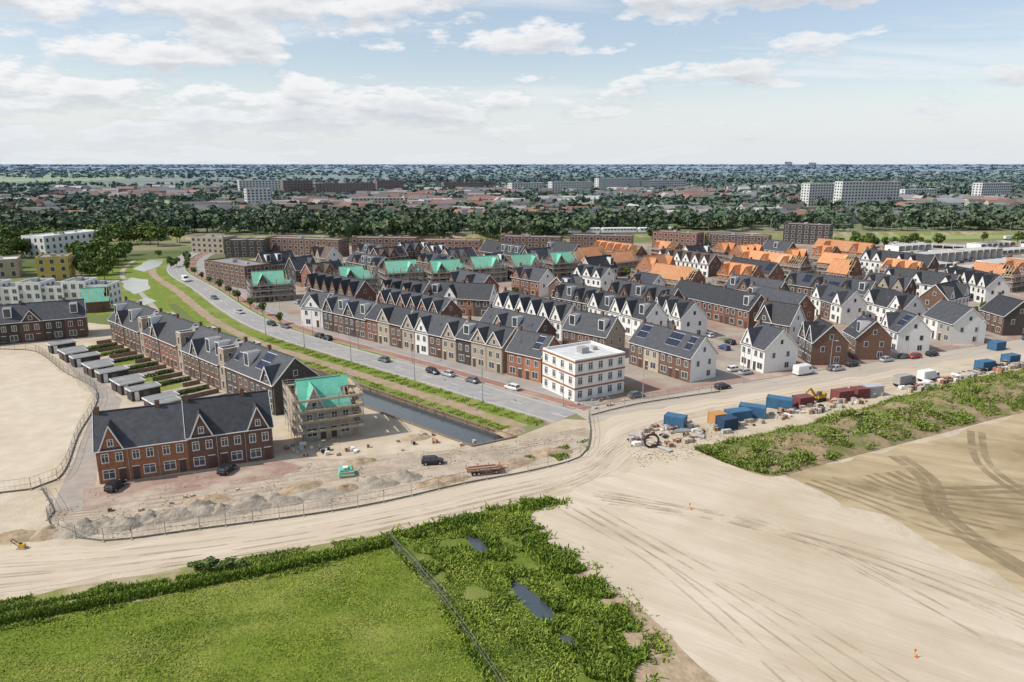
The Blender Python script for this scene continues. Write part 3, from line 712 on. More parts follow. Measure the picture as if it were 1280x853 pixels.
T+=scatter_img([(-60,300),(130,300),(250,292),(430,303),(560,299),(700,300),(820,288),(1000,291),(1100,289),(1400,292),(1400,281),(1100,280),(900,277),(700,280),(430,278),(250,281),(-60,280)],1050,7,16,.9)
T=[t for t in T if noise.noise(Vector((t[0]*.02,t[1]*.02,4)))>-.3]
T+=scatter_img([(800,302),(860,301),(860,297),(800,297)],6,8,12)
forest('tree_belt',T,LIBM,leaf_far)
T=scatter_img([(-80,345),(30,340),(60,330),(20,315),(-80,315)],26,9,14)+scatter_img([(95,350),(165,330),(160,318),(95,325)],20,8,13)+scatter_img([(-60,318),(60,322),(230,305),(240,300),(-60,302)],60,8,14)+scatter_img([(115,362),(140,345),(150,330),(140,325),(110,340)],10,6,11)
T+=scatter_img([(190,340),(240,330),(230,320),(190,322)],5,3,5)+scatter_img([(1040,312),(1280,306),(1280,302),(1040,305)],26,5,9)
forest('park_trees',T,LIBN,leaf)
def tree_obj(x,y,h,name='young_tree'):
    q=LIBN[rng.integers(4)].copy(); o=np.stack([q[...,0]*h*.4+x,q[...,1]*h*.4+y,q[...,2]*h*.45+h*.62],-1)
    t=trunkq(h*.45,.10); t[...,0]+=x; t[...,1]+=y
    quads(name,np.concatenate([o,t]),[leaf,bark],[0]*len(o)+[1]*len(t))
for s in range(125,330,16):
    p=Q(s,20+random.uniform(-.5,.5)); tree_obj(p.x,p.y,random.uniform(3.5,5.5))
for i in range(40):
    A,B,ex,ey=random.choice(BL); p=A+ex*random.uniform(0,(B-A).length)-ey*6; tree_obj(p.x,p.y,random.uniform(3,5))
hq=[]
for (x,y,z) in hp_:
    q=LIBM[rng.integers(10)][:60]; hq.append(q*np.array([.75,.75,.75])+np.array([x,y,z]))
quads('garden_hedges',np.concatenate(hq),[leaf])
T=[];fx=lambda y:y*.80+60
for _ in range(5200):
    y=600*math.exp(rng.uniform(0,1.35)); x=rng.uniform(-fx(y),fx(y))
    if noise.noise(Vector((x*.004,y*.004,2)))>.24 : continue
    if noise.noise(Vector((x*.012,y*.012,9)))<-.25 : continue
    if x<-.42*y and 1750<y: continue
    h=rng.uniform(8,13.5); T.append((x,y,h,h*rng.uniform(.8,1.4)))
for _ in range(600):
    x=rng.uniform(170,400); T.append((x*2.3+rng.uniform(-20,20),1080+x*.5+rng.uniform(-30,30),rng.uniform(12,17),14))
for _ in range(900):
    x=rng.uniform(-300,2600); T.append((x,1900+rng.uniform(-80,80)+x*.05,rng.uniform(14,20),20))
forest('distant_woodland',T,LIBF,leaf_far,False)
T=[]
for y in(2500,3000,3700,4600,6000,8000,11000,15000):
    n=420
    for i in range(n):
        x=-.85*y+1.7*y*i/n+rng.uniform(-.01,.01)*y
        if noise.noise(Vector((x*3/y*2,y*.01,5)))<-.33: continue
        h=rng.uniform(10,18)*(1+y/14000); T.append((x,y+rng.uniform(-60,60),h,y*.009*rng.uniform(.6,1.5)))
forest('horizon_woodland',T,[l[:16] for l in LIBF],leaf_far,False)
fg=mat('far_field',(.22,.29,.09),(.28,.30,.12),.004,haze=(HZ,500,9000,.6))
sheet('distant_field',PL([(-200,232),(120,226),(235,219),(200,215.5),(-200,216)]),.3,fg,0)
sheet('distant_field',PL([(1040,301),(1400,297),(1400,292),(1060,294)]),.06,fg,0)
sheet('distant_field',PL([(420,330),(470,337),(470,330),(440,325)]),.05,fg,0)
for (u0,u1,v0,v1) in[(560,760,216,213.5),(860,1100,222,219.5),(300,470,217,214.5),(1130,1400,218,215),(640,800,250,246),(860,960,256,251),(150,260,256,251),(980,1200,232,227),(560,680,228,224)]:
    sheet('distant_field',PL([(u0,v0),(u1,v0-.3),(u1-20,v1),(u0+30,v1)]),.3,fg,0)
sheet('park_lawn',PL([(60,400),(150,392),(225,378),(262,345),(240,322),(150,325),(100,350),(130,365)]),.017,lawn,1)
for i,pl in enumerate([[(152,352),(165,347),(185,350),(187,362),(170,368),(155,362)],[(165,337),(185,326),(205,324),(200,333),(180,340)],[(160,380),(185,372),(195,377),(170,386)]]):
    sheet('pond',PL(pl),.06,pondw,.6)
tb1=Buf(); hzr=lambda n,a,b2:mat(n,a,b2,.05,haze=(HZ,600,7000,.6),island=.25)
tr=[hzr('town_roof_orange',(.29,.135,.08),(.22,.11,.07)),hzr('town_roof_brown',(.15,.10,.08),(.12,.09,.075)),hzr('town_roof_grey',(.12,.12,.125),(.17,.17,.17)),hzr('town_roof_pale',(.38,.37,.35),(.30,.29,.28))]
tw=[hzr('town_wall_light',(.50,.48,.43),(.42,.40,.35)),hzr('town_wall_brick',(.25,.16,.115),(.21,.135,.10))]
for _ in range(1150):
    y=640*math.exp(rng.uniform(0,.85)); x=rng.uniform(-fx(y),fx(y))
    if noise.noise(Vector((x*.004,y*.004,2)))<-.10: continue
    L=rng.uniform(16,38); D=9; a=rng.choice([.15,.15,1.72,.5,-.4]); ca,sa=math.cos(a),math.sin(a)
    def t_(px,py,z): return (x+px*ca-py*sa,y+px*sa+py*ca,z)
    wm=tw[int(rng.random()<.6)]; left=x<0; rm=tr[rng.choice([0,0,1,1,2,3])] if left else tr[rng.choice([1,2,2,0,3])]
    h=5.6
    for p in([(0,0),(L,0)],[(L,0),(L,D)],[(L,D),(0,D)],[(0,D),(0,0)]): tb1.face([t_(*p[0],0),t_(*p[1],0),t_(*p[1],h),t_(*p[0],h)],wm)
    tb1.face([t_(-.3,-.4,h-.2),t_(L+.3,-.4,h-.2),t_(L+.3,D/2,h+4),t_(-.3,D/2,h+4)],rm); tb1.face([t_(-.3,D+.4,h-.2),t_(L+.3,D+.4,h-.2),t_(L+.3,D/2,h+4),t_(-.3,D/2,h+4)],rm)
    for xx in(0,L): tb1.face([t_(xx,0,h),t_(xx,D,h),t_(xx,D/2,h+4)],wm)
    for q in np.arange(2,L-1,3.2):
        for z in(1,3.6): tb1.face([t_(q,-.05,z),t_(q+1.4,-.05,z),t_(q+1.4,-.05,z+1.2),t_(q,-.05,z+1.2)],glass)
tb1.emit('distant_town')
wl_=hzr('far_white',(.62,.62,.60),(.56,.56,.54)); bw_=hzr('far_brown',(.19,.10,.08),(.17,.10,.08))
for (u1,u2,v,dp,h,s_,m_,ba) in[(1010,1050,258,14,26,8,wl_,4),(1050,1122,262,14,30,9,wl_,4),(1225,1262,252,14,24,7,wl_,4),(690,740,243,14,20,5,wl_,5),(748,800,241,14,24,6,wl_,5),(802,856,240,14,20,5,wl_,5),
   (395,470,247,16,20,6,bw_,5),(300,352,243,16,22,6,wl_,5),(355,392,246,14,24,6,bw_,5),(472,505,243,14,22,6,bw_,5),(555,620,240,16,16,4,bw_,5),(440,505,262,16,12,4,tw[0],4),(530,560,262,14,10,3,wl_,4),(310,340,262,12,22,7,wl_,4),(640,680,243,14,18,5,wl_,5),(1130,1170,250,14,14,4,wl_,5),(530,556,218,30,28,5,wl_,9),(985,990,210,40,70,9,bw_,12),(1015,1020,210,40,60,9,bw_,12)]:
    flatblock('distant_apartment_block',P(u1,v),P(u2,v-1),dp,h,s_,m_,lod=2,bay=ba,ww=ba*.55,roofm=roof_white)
def blades(X,Y,Z,h,w,lean=.45):
    n=len(X); a=rng.uniform(0,6.28,n); hh=h*rng.uniform(.5,1.3,n); ww=w*rng.uniform(.6,1.4,n)
    dx,dy=np.cos(a)*ww,np.sin(a)*ww; l=rng.normal(size=(2,n))*hh*lean
    b0=np.stack([X-dx,Y-dy,Z],1);b1=np.stack([X+dx,Y+dy,Z],1);t1=np.stack([X+dx*.5+l[0],Y+dy*.5+l[1],Z+hh],1);t0=np.stack([X-dx*.5+l[0],Y-dy*.5+l[1],Z+hh],1)
    return np.stack([b0,b1,t1,t0],1)
def nmask(X,Y,sc,seed,thr):
    return np.array([noise.noise(Vector((x*sc,y*sc,seed)))>thr for x,y in zip(X,Y)])
def dry(X,Y):
    m=np.ones(len(X),bool)
    for d in DITCH: m&=~inpoly(X,Y,d)
    return m
X,Y=sample(MEADOW,75000); hh=np.array([.05+.09*max(0,noise.noise(Vector((x*.12,y*.3,5)))+.35) for x,y in zip(X,Y)])
quads('meadow_grass',blades(X,Y,np.full(len(X),.04),hh,.07,1.6),[grass_blade])
X,Y=sample(ROUGH,60000); m=nmask(X,Y,.25,3,-.2)&dry(X,Y); X,Y=X[m],Y[m]
hh=np.array([.10+.55*max(0,noise.noise(Vector((x*.16,y*.16,8)))+.15) for x,y in zip(X,Y)]); quads('rough_weeds',blades(X,Y,np.full(len(X),.04),hh,.11,.8),[weed_blade])
X,Y=sample(VERGE,26000); m=nmask(X,Y,.2,4,.06); quads('verge_weeds',blades(X[m],Y[m],np.full(m.sum(),.04),.22,.09,.8),[weed_blade])
def along(px,n,wid,h,w,mt,name,thr=None):
    r=resample(PL(px),1.0); idx=rng.integers(0,len(r),n); X=np.array([r[i].x for i in idx])+rng.normal(size=n)*wid+rng.uniform(-.5,.5,n); Y=np.array([r[i].y for i in idx])+rng.normal(size=n)*wid
    m=dry(X,Y)
    if thr is not None: m&=nmask(X,Y,.35,12,thr)
    X,Y=X[m],Y[m]
    quads(name,blades(X,Y,np.full(len(X),.04),h,w,.5),[mt])
along([(-100,803),(0,779),(100,760),(250,731),(400,701),(484,680)],17000,.28,.6,.10,reed_blade,'reed_bank')
along([(-100,787),(0,766),(120,743),(250,720),(400,693),(480,673),(560,656)],9000,.3,.3,.1,weed_blade,'ditch_weeds',-.25)
along([(500,674),(560,658),(620,640),(695,626)],6000,.8,.5,.12,weed_blade,'reed_bank',-.15)
along([(590,668),(620,700),(650,728),(690,762),(725,810),(750,860)],8000,.9,.6,.12,reed_blade,'ditch_weeds',-.05)
along([(655,662),(690,697),(740,740),(775,785),(790,840)],11000,1.0,.5,.12,reed_blade,'bank_weeds',-.2)
along([(680,665),(730,705),(790,765),(830,815)],2000,.8,.3,.1,weed_blade,'bank_weeds',.1)
along([(560,762),(618,853)],1500,.4,.35,.1,weed_blade,'fence_weeds')
x,y=P(265,712)
forest('bush',[(x,y,1.7,2.6),(x+2,y+.3,1.4,2.4),(x-1.9,y-.2,1.3,2.2),(x+3.6,y+.4,1.1,1.8)],LIBN,leaf,False)
At=resample(bt,2);Ab=resample(bo,2)
def lerpl(r,s): 
    f=s*(len(r)-1); i=min(int(f),len(r)-2); return r[i].lerp(r[i+1],f-i)
n=84000; Sx=rng.uniform(0.0,1,n); Tx=rng.uniform(0,.96,n); XX=[];YY=[];ZZ=[]
for s,t in zip(Sx,Tx):
    p=lerpl(At,s).lerp(lerpl(Ab,s),t)
    if noise.noise(Vector((p.x*.22,p.y*.22,11)))>(-.45+ .42*max(0,t-.5)*2): XX.append(p.x);YY.append(p.y);ZZ.append(bh(s,t,p)*.85)
h_=np.array([.25+.7*max(0,noise.noise(Vector((x*.2,y*.2,6)))+.25) for x,y in zip(XX,YY)])
quads('berm_weeds',blades(np.array(XX),np.array(YY),np.array(ZZ),h_,.16,.7),[reed_blade,dry_blade],(rng.random(len(XX))<.28).astype(int))
X,Y=sample(PL([(655,572),(735,550),(735,565),(690,580)]),3500); m=nmask(X,Y,.3,1,.0); quads('sand_weeds',blades(X[m],Y[m],np.full(m.sum(),.03),.3,.1),[weed_blade])
rr=axs(0,110); idx=rng.integers(0,len(rr),14000); nn=normals(rr); of=rng.uniform(.1,2.9,14000)+ (rng.random(14000)<.5)*7.0
X=np.array([rr[i].x-nn[i].x*o for i,o in zip(idx,of)])+rng.uniform(-1.5,1.5,14000)*-.731; Y=np.array([rr[i].y-nn[i].y*o for i,o in zip(idx,of)])+rng.uniform(-1.5,1.5,14000)*.682
m=nmask(X,Y,.3,2,-.1); quads('canal_bank_grass',blades(X[m],Y[m],np.full(m.sum(),.02),.16,.12,1.0),[grass_blade])
X,Y=sample(PL([(60,645),(112,615),(380,580),(560,562),(730,535),(735,560),(600,597),(480,622),(300,652),(130,676)]),3000); m=nmask(X,Y,.25,6,.05); X,Y=X[m],Y[m]
quads('soil_clods',blades(X,Y,np.full(len(X),.01),.12,.13,.9),[heap,dirt_slope],(rng.random(len(X))<.5).astype(int))
X,Y=sample(PL([(780,560),(900,530),(940,548),(870,572),(800,585)]),700); quads('soil_clods',blades(X,Y,np.full(len(X),.01),.12,.14,.9),[dirt_slope])

# ------------------------------------------------------------------ vehicles & site objects
def loft(b,secs,mt):
    for i in range(len(secs)-1):
        A,B=secs[i],secs[i+1]
        for j in range(len(A)):
            k=(j+1)%len(A); b.face([A[j],B[j],B[k],A[k]],mt)
    b.face(secs[0],mt); b.face(secs[-1][::-1],mt)
def oct_(x,hw,z0,z1,c_=.12): return [(x,-hw+c_,z0),(x,hw-c_,z0),(x,hw,z0+c_),(x,hw,z1-c_*1.3),(x,hw-c_*1.1,z1),(x,-hw+c_*1.1,z1),(x,-hw,z1-c_*1.3),(x,-hw,z0+c_)]
lampm=mat('headlamp',(.8,.8,.75),None,rough=.2); tailm=mat('tail_lamp',(.4,.02,.02),None,rough=.3)
def wheels(b,xs,hw,r=.32,wd=.2):
    for x in xs:
        for s in(-1,1):
            b.cyl((x,s*(hw-wd),r),(x,s*(hw+.01),r),r,r,tyre,14); b.cyl((x,s*(hw+.012),r),(x,s*(hw+.03),r),r*.58,r*.5,alu,10)
def car_mesh(p,estate=False):
    b=Buf(); loft(b,[oct_(x,hw,z0,z1) for x,hw,z0,z1 in[(-2.12,.70,.38,.68),(-2.0,.84,.25,.86),(-1.3,.88,.22,.96),(.5,.88,.22,.96),(1.0,.88,.22,.92),(1.85,.83,.24,.78),(2.12,.68,.34,.62)]],p)
    xr=-2.0 if estate else -1.75; xt=-1.75 if estate else -1.2
    lo=[(xr,-.78,.94),(1.05,-.78,.92),(1.05,.78,.92),(xr,.78,.94)]; hi=[(xt,-.60,1.44),(.35,-.60,1.46),(.35,.60,1.46),(xt,.60,1.44)]
    b.hexa(lo,hi,glass,p); b.slab([(xt-.05,-.62,1.48),(.38,-.62,1.49),(.38,.62,1.49),(xt-.05,.62,1.48)],.06,p)
    for i in range(4): b.bar(lo[i],hi[i],.08,p)
    for s in(-1,1): b.bar((-.35,s*.79,.94),(-.38,s*.61,1.45),.08,p); b.box(.75,.9,s*.9-.08,s*.9+.08,.95,1.08,p)
    for s in(-1,1): b.box(2.0,2.09,s*.6-.14,s*.6+.14,.58,.7,lampm); b.box(-2.12,-2.06,s*.66-.1,s*.66+.1,.68,.84,tailm)
    wheels(b,(-1.3,1.3),.86); return b.mesh('car_body')
CARS=[car_mesh(p,i%2==0) for i,p in enumerate(CP)]
def car(u,v,ang,ci,name='parked_car'): 
    x,y=P(u,v); return place(CARS[ci],name,x,y,math.radians(ang),.04,.92)
def van_mesh(p):
    b=Buf(); loft(b,[oct_(x,hw,z0,z1,.14) for x,hw,z0,z1 in[(-2.9,.95,.35,2.35),(-2.8,1.0,.3,2.5),(1.1,1.0,.3,2.5),(1.75,.97,.3,1.45),(2.7,.9,.32,1.1),(2.9,.8,.4,.8)]],p)
    b.slab([(1.2,-.82,2.36),(1.80,-.86,1.5),(1.80,.86,1.5),(1.2,.82,2.36)],.02,glass)
    for s in(-1,1): b.box(.5,1.2,s*1.005-.01,s*1.005+.01,1.35,2.0,glass); b.box(2.8,2.88,s*.6-.14,s*.6+.14,.8,.98,lampm); b.box(-2.92,-2.86,s*.8-.06,s*.8+.06,1.0,1.4,tailm)
    wheels(b,(-1.8,1.8),.98,.36); return b.mesh('van_body')
VAN=van_mesh(CP[0])
def truck_mesh(p,cargo):
    b=Buf(); b.box(-3.6,3.4,-.9,.9,.6,.85,black); b.box(-3.6,1.3,-1.22,1.22,.9,3.3,cargo)
    for x in np.arange(-3.4,1.3,.5): 
        for s in(-1,1): b.box(x,x+.06,s*1.235-.012,s*1.235+.012,.95,3.2,cargo)
    loft(b,[oct_(x,hw,z0,z1,.15) for x,hw,z0,z1 in[(1.6,1.15,.6,2.7),(3.0,1.15,.55,2.7),(3.5,1.1,.5,1.7),(3.6,1.0,.55,1.3)]],p)
    b.slab([(3.02,-1,2.62),(3.54,-1,1.72),(3.54,1,1.72),(3.02,1,2.62)],.03,glass)
    for s in(-1,1): b.box(2.1,2.9,s*1.16-.01,s*1.16+.01,1.6,2.4,glass)
    wheels(b,(-2.6,-1.6,2.6),1.15,.5,.3); return b.mesh('truck_body')
TR=[truck_mesh(CP[0],white),truck_mesh(CP[3],W['grey']),truck_mesh(CP[4],W['grey'])]
for a in [(340,407,-42,2),(357,410,-42,3),(399,422,138,2),(409,425,138,2),(541,467,-43,2),(300,392,-45,1),(268,374,-48,3)]: car(*a,name='car')
car(541,580,8,2,'car'); car(145,611,85,2); car(284,590,80,2)
x,y=P(232,352); place(VAN,'van',x,y,math.radians(-55),.04); x,y=P(1005,468); place(VAN,'delivery_van',x,y,math.radians(25),.04)
for a in [(918,464,25,0),(932,468,25,1),(1042,463,25,3),(1065,458,25,2),(903,486,25,2),(1108,452,25,1),(1130,448,25,3),(795,497,25,3),(1165,445,25,2),(560,470,137,1),(590,478,137,3),(640,487,137,0),(480,452,137,3),(905,437,115,4),(912,430,115,2),(885,421,115,0)]: car(*a)
for q in range(36,260,7):   # cars along the brick street
    if random.random()<.6:
        p=SF+t25*(q+random.uniform(-1,1))+n25*(-1.0 if random.random()<.5 else 5.6); place(random.choice(CARS),'parked_car',p.x,p.y,math.radians(25+random.choice([0,180])),.04,.95)
for (A,B,ex,ey) in BL:
    for _ in range(random.choice([1,2,3,4])):
        p=A+ex*random.uniform(0,(B-A).length)-ey*4.2
        if all((p-r_).length>7 for r_ in RECTS if abs(r_.x-p.x)<8): place(random.choice(CARS),'parked_car',p.x,p.y,math.atan2(ex.y,ex.x)+random.choice([0,math.pi]),.03,.95)
def container(u,v,ang,mt,l=6.0,z=0,h=2.6):
    x,y=P(u,v); b=Buf(); b.box(-l/2,l/2,-1.2,1.2,.12,h,mt)
    for k in np.arange(-l/2+.15,l/2-.1,.3):
        for s in(-1,1): b.box(k,k+.13,s*1.22-.02,s*1.22+.02,.2,h-.15,mt)
    for sx in(-1,1):
        for sy in(-1,1): b.box(sx*(l/2)-.08,sx*(l/2)+.08,sy*1.2-.08,sy*1.2+.08,0,h+.06,mt)
        b.box(sx*l/2-.06,sx*l/2+.06,-1.1,1.1,h-.1,h+.05,mt)
    for yy in(-.7,-.25,.25,.7): b.bar((l/2+.05,yy,.3),(l/2+.05,yy,h-.2),.05,alu)
    b.emit('shipping_container',None,Matrix.Translation((x,y,z))@Matrix.Rotation(math.radians(ang),4,'Z'))
cb=mat('container_blue',(.055,.16,.28),(.045,.12,.21),1,.6); cr=mat('container_red',(.22,.07,.065),(.17,.06,.055),1,.6); cbb=mat('container_darkblue',(.03,.07,.13),(.03,.05,.09),1,.6); cg=mat('container_grey',(.45,.46,.46),(.38,.39,.4),1,.6); co=mat('container_orange',(.48,.24,.08),None,rough=.6)
for a in [(844,533,-30,cb,3.8),(896,530,20,co,2.6),(922,526,20,cb,4.8),(940,520,-25,cb,5),(974,510,-28,cb,5),(908,536,25,cbb,3.4),(1003,508,20,cr,3.6),(1052,500,20,cr,4),(1088,494,15,cg,4.5),(1074,497,15,cr,3),(1230,462,20,cb,4),(1262,454,20,cb,3.6),(1245,437,25,cb,4)]: container(*a[:5],h=2.3)
ym=mat('machine_yellow',(.62,.34,.03),(.5,.28,.03),1,.45)
def excavator(u,v,ang,mt,s=1):
    x,y=P(u,v); b=Buf()
    for sy in(-1,1):
        prof=[(-1.9,.35),(-1.6,.05),(1.6,.05),(1.9,.35),(1.6,.8),(-1.6,.8)]
        b.hexa([(px,sy*1.1-.25,pz) for px,pz in prof],[(px,sy*1.1+.25,pz) for px,pz in prof],black)
    b.box(-1.1,1.1,-.84,.84,.5,.9,black); b.box(-2.0,1.2,-1.2,1.2,.95,1.9,mt); b.box(-2.2,-1.2,-1.1,1.1,1.1,2.1,mt)
    b.hexa([(.0,.3,1.9),(1.3,.3,1.9),(1.3,1.15,1.9),(.0,1.15,1.9)],[(.1,.38,3.0),(1.0,.38,3.0),(1.0,1.1,3.0),(.1,1.1,3.0)],glass,mt)
    b.bar((1.1,-.1,1.6),(3.3,-.1,3.9),.35,mt,.5); b.bar((3.2,-.1,4.0),(5.0,-.1,3.0),.3,mt,.45); b.bar((4.9,-.1,3.2),(5.3,-.1,1.3),.25,mt,.35)
    pr=[(5.0,1.4),(5.7,1.2),(5.6,.5),(5.0,.3),(4.6,.7)]
    b.hexa([(px,-.6,pz) for px,pz in pr],[(px,.4,pz) for px,pz in pr],steel)
    b.emit('excavator',None,Matrix.Translation((x,y,.03))@Matrix.Rotation(math.radians(ang),4,'Z')@Matrix.Scale(s,4))
excavator(1022,501,-150,ym,.8)
x,y=P(28,686); b=Buf(); b.box(-.45,.45,-.3,.3,.0,.12,steel); b.box(-.3,.3,-.22,.22,.13,.5,ym); b.cyl((-.1,0,.5),(-.1,0,.65),.14,.1,black,8); b.bar((-.3,-.18,.4),(-.95,-.18,.95),.05,black); b.bar((-.3,.18,.4),(-.95,.18,.95),.05,black); b.bar((-.95,-.2,.95),(-.95,.2,.95),.05,black); b.emit('plate_compactor',None,Matrix.Translation((x,y,.02))@Matrix.Scale(1.3,4))
for i,(u,v,a,k) in enumerate([(1130,482,25,1),(1160,476,25,0),(1260,300,10,0)]):
    x,y=P(u,v); place(TR[k],'truck',x,y,math.radians(a),.03,.8)
x,y=P(605,592); b=Buf(); red=mat('trailer_red',(.30,.09,.05),(.2,.07,.05),2)
b.box(-3.6,3.6,-1.15,1.15,.95,1.1,red); b.bar((-3.4,-.5,.85),(3.6,-.5,.85),.18,red); b.bar((-3.4,.5,.85),(3.6,.5,.85),.18,red); b.bar((3.6,.5,.85),(5.0,0,.7),.12,red); b.bar((3.6,-.5,.85),(5.0,0,.7),.12,red)
for k in range(8): b.box(-3.4+k*.03,3.2-k*.1,-1.05+k*.26,-.85+k*.26,1.101,1.3+.1*(k%3),red if k%2 else plank)
for xx in(-3.55,-1.2,1.2,3.5):
    for s in(-1,1): b.box(xx-.05,xx+.05,s*1.1-.04,s*1.1+.04,1.102,1.8,red)
wheels(b,(-2.2,-1.3,2.4),1.05,.42,.28); b.emit('flatbed_trailer',None,Matrix.Translation((x,y,.03))@Matrix.Rotation(math.radians(14),4,'Z')@Matrix.Scale(.8,4))
x,y=P(433,594); b=Buf(); b.box(-1.2,1.2,-1.1,1.1,0,.9,plank)
b.hexa([(-1.35,-1.3,.4),(1.35,-1.25,.3),(1.3,1.3,.45),(-1.3,1.25,.35)],[(-1.0,-.9,1.2),(1.0,-.7,1.05),(.9,.95,1.25),(-.95,.9,1.35)],roof_g); b.box(-.5,.3,-.5,.4,1.3,1.5,white)
for s in(-1,1): b.bar((-1.0,s*.9,1.25),(1.0,s*.8,1.15),.04,black)
b.emit('tarpaulin_covered_stack',None,Matrix.Translation((x,y,.02))@Matrix.Rotation(.3,4,'Z'))
pb=Buf(); mm_=[plank,W['grey'],W['orange'],white,W['red'],black,W['beige'],W['tan'],steel,concrete,W['brown']]
def stack(x,y,a,s=1):
    ca,sa=math.cos(a),math.sin(a); mt=random.choice(mm_); h=random.uniform(.4,1.1)*s; L=random.uniform(.4,1.3)*s; w_=random.uniform(.3,.6)*s
    def bx(x0,x1,y0,y1,z0,z1,m_):
        f=lambda X,Y,Z:(x+X*ca-Y*sa,y+X*sa+Y*ca,Z)
        pb.hexa([f(x0,y0,z0),f(x1,y0,z0),f(x1,y1,z0),f(x0,y1,z0)],[f(x0,y0,z1),f(x1,y0,z1),f(x1,y1,z1),f(x0,y1,z1)],m_)
    bx(-L,L,-w_,w_,.03,.15,plank); bx(-L*.95,L*.95,-w_*.95,w_*.95,.152,h,mt); bx(-.06,.06,-w_*.97,w_*.97,.16,h+.01,white)
def stacks(poly,n,s=1):
    X,Y=sample(PL(poly),n)
    for x,y in zip(X,Y): stack(x,y,random.choice([.44,2.0])+random.uniform(-.3,.3),s)
stacks([(780,545),(850,522),(890,545),(800,570)],60,.8); stacks([(880,535),(1000,508),(1010,515),(900,545)],30,.8); stacks([(1120,488),(1280,448),(1280,458),(1140,492)],80); stacks([(1000,512),(1100,490),(1100,498),(1010,520)],50,.9)
stacks([(470,548),(545,540),(620,555),(480,575)],10,.6); stacks([(355,560),(380,555),(480,560),(380,575)],22,.7); stacks([(120,640),(330,605),(340,612),(140,650)],7,.5); stacks([(1060,345),(1400,330),(1500,308),(1080,310)],160,1.5); stacks([(700,500),(760,492),(790,505),(740,512)],14,.6)
for k in range(9):
    x,y=P(random.uniform(790,880),random.uniform(538,562)); a=random.uniform(0,3.1)
    for j in range(3): pb.cyl((x-1.5*math.cos(a)-j*.35*math.sin(a),y-1.5*math.sin(a)+j*.35*math.cos(a),.2),(x+1.5*math.cos(a)-j*.35*math.sin(a),y+1.5*math.sin(a)+j*.35*math.cos(a),.2),.17,.17,steel,7)
pb.emit('building_material_stacks')
x,y=P(814,560); b=Buf(); n=24
for i in range(n):
    a0,a1=6.283*i/n,6.283*(i+1)/n; b.cyl((x+1.3*math.cos(a0),y+.2*math.cos(a0),1.35+1.2*math.sin(a0)),(x+1.3*math.cos(a1),y+.2*math.cos(a1),1.35+1.2*math.sin(a1)),.2,.2,black,6)
b.emit('pipe_coil')
def fence(px,name='construction_fence',h=2.0,stepm=3.4,mt=None,base=True):
    mt=mt or darksteel; r=resample(PL(px),stepm); b=Buf()
    for i in range(len(r)-1):
        p,q=r[i],r[i+1]; b.bar((*p,0),(*p,h),.06,mt)
        for z in(h,.25,h*.5): b.bar((*p,z),(*q,z),.035,mt)
        k=6
        for j in range(1,k): w=p.lerp(q,j/k); b.bar((*w,.2),(*w,h),.014,mt)
        if base:
            d=(q-p).normalized(); n_=V2((-d.y,d.x)); b.bar((*(p-n_*.35),.07),(*(p+n_*.35),.07),.25,concrete,.13); b.bar((*p,.12),(*q,.12),.14,darksteel,.22)
    b.bar((*r[-1],0),(*r[-1],h),.06,mt); b.emit(name)
fence([(52,612),(68,640),(60,650),(75,665),(130,677),(250,662),(380,645),(480,628),(580,605),(660,590),(725,572),(738,548),(736,522)])
fence([(-80,432),(0,437),(45,440),(80,465),(122,492),(98,545),(72,600),(0,617),(-80,620)])
fence([(560,752),(485,676)],'field_fence',1.3,2.2,darksteel,False); fence([(488,677),(540,738),(590,805),(640,880)],'field_fence',1.3,2.0,darksteel,False)
fence([(738,520),(800,505),(900,490)],stepm=3.4)
b=Buf(); b.cyl((0,0,0),(0,0,7.5),.10,.055,steel,8); b.cyl((0,0,0),(0,0,.9),.14,.12,steel,8); b.bar((0,0,7.45),(1.3,0,7.7),.07,steel); b.hexa([(1.0,-.13,7.62),(1.8,-.13,7.7),(1.8,.13,7.7),(1.0,.13,7.62)],[(1.05,-.09,7.75),(1.75,-.09,7.8),(1.75,.09,7.8),(1.05,.09,7.75)],alu); LM=b.mesh('lamp')
for s in range(5,330,24):
    p=Q(s,20.2); q=Q(s+1,20.2); place(LM,'street_lamp',p.x,p.y,math.atan2((q-p).y,(q-p).x)+math.pi/2)
    if s<120: p=Q(s+12,10.8); place(LM,'street_lamp',p.x,p.y,math.atan2((q-p).y,(q-p).x)-math.pi/2)
for q in range(14,330,28):
    p=SF+t25*q+n25*.4; place(LM,'street_lamp',p.x,p.y,math.radians(25-90))
om2=mat('marker_orange',(.75,.14,.02),None,rough=.6)
for (u,v) in[(1143,822),(862,637)]:
    x,y=P(u,v); b=Buf(); b.cyl((0,0,0),(0,0,1.0),.03,.025,plank,6); b.box(-.10,.10,-.02,.02,.7,.98,om2); b.cyl((.22,0,.04),(.22,0,.42),.12,.02,om2,10); b.box(.08,.36,-.14,.14,0,.04,om2); b.emit('survey_marker',None,Matrix.Translation((x,y,.03)))
p0=V2(P(-200,302)); p1=V2(P(1400,292)); e=parentE('railway_embankment',p0,p1); L_=(p1-p0).length; b=Buf()
b.hexa([(0,-7,0),(L_,-7,0),(L_,9,0),(0,9,0)],[(0,-2.5,2.2),(L_,-2.5,2.2),(L_,4.5,2.2),(0,4.5,2.2)],verge,mat('ballast',(.25,.22,.19),(.2,.18,.16),1)); b.emit('bank',e)
b=Buf()
for yy in(0,1.5): b.bar((0,yy,2.35),(L_,yy,2.35),.08,steel,.15)
for x in np.arange(0,L_,45): b.bar((x,3.5,2.2),(x,3.5,9),.2,steel); b.bar((x,3.5,8.2),(x,.7,8.4),.12,steel)
b.emit('track',e)
b=Buf(); tw_=mat('train_white',(.72,.73,.75),None,rough=.4)
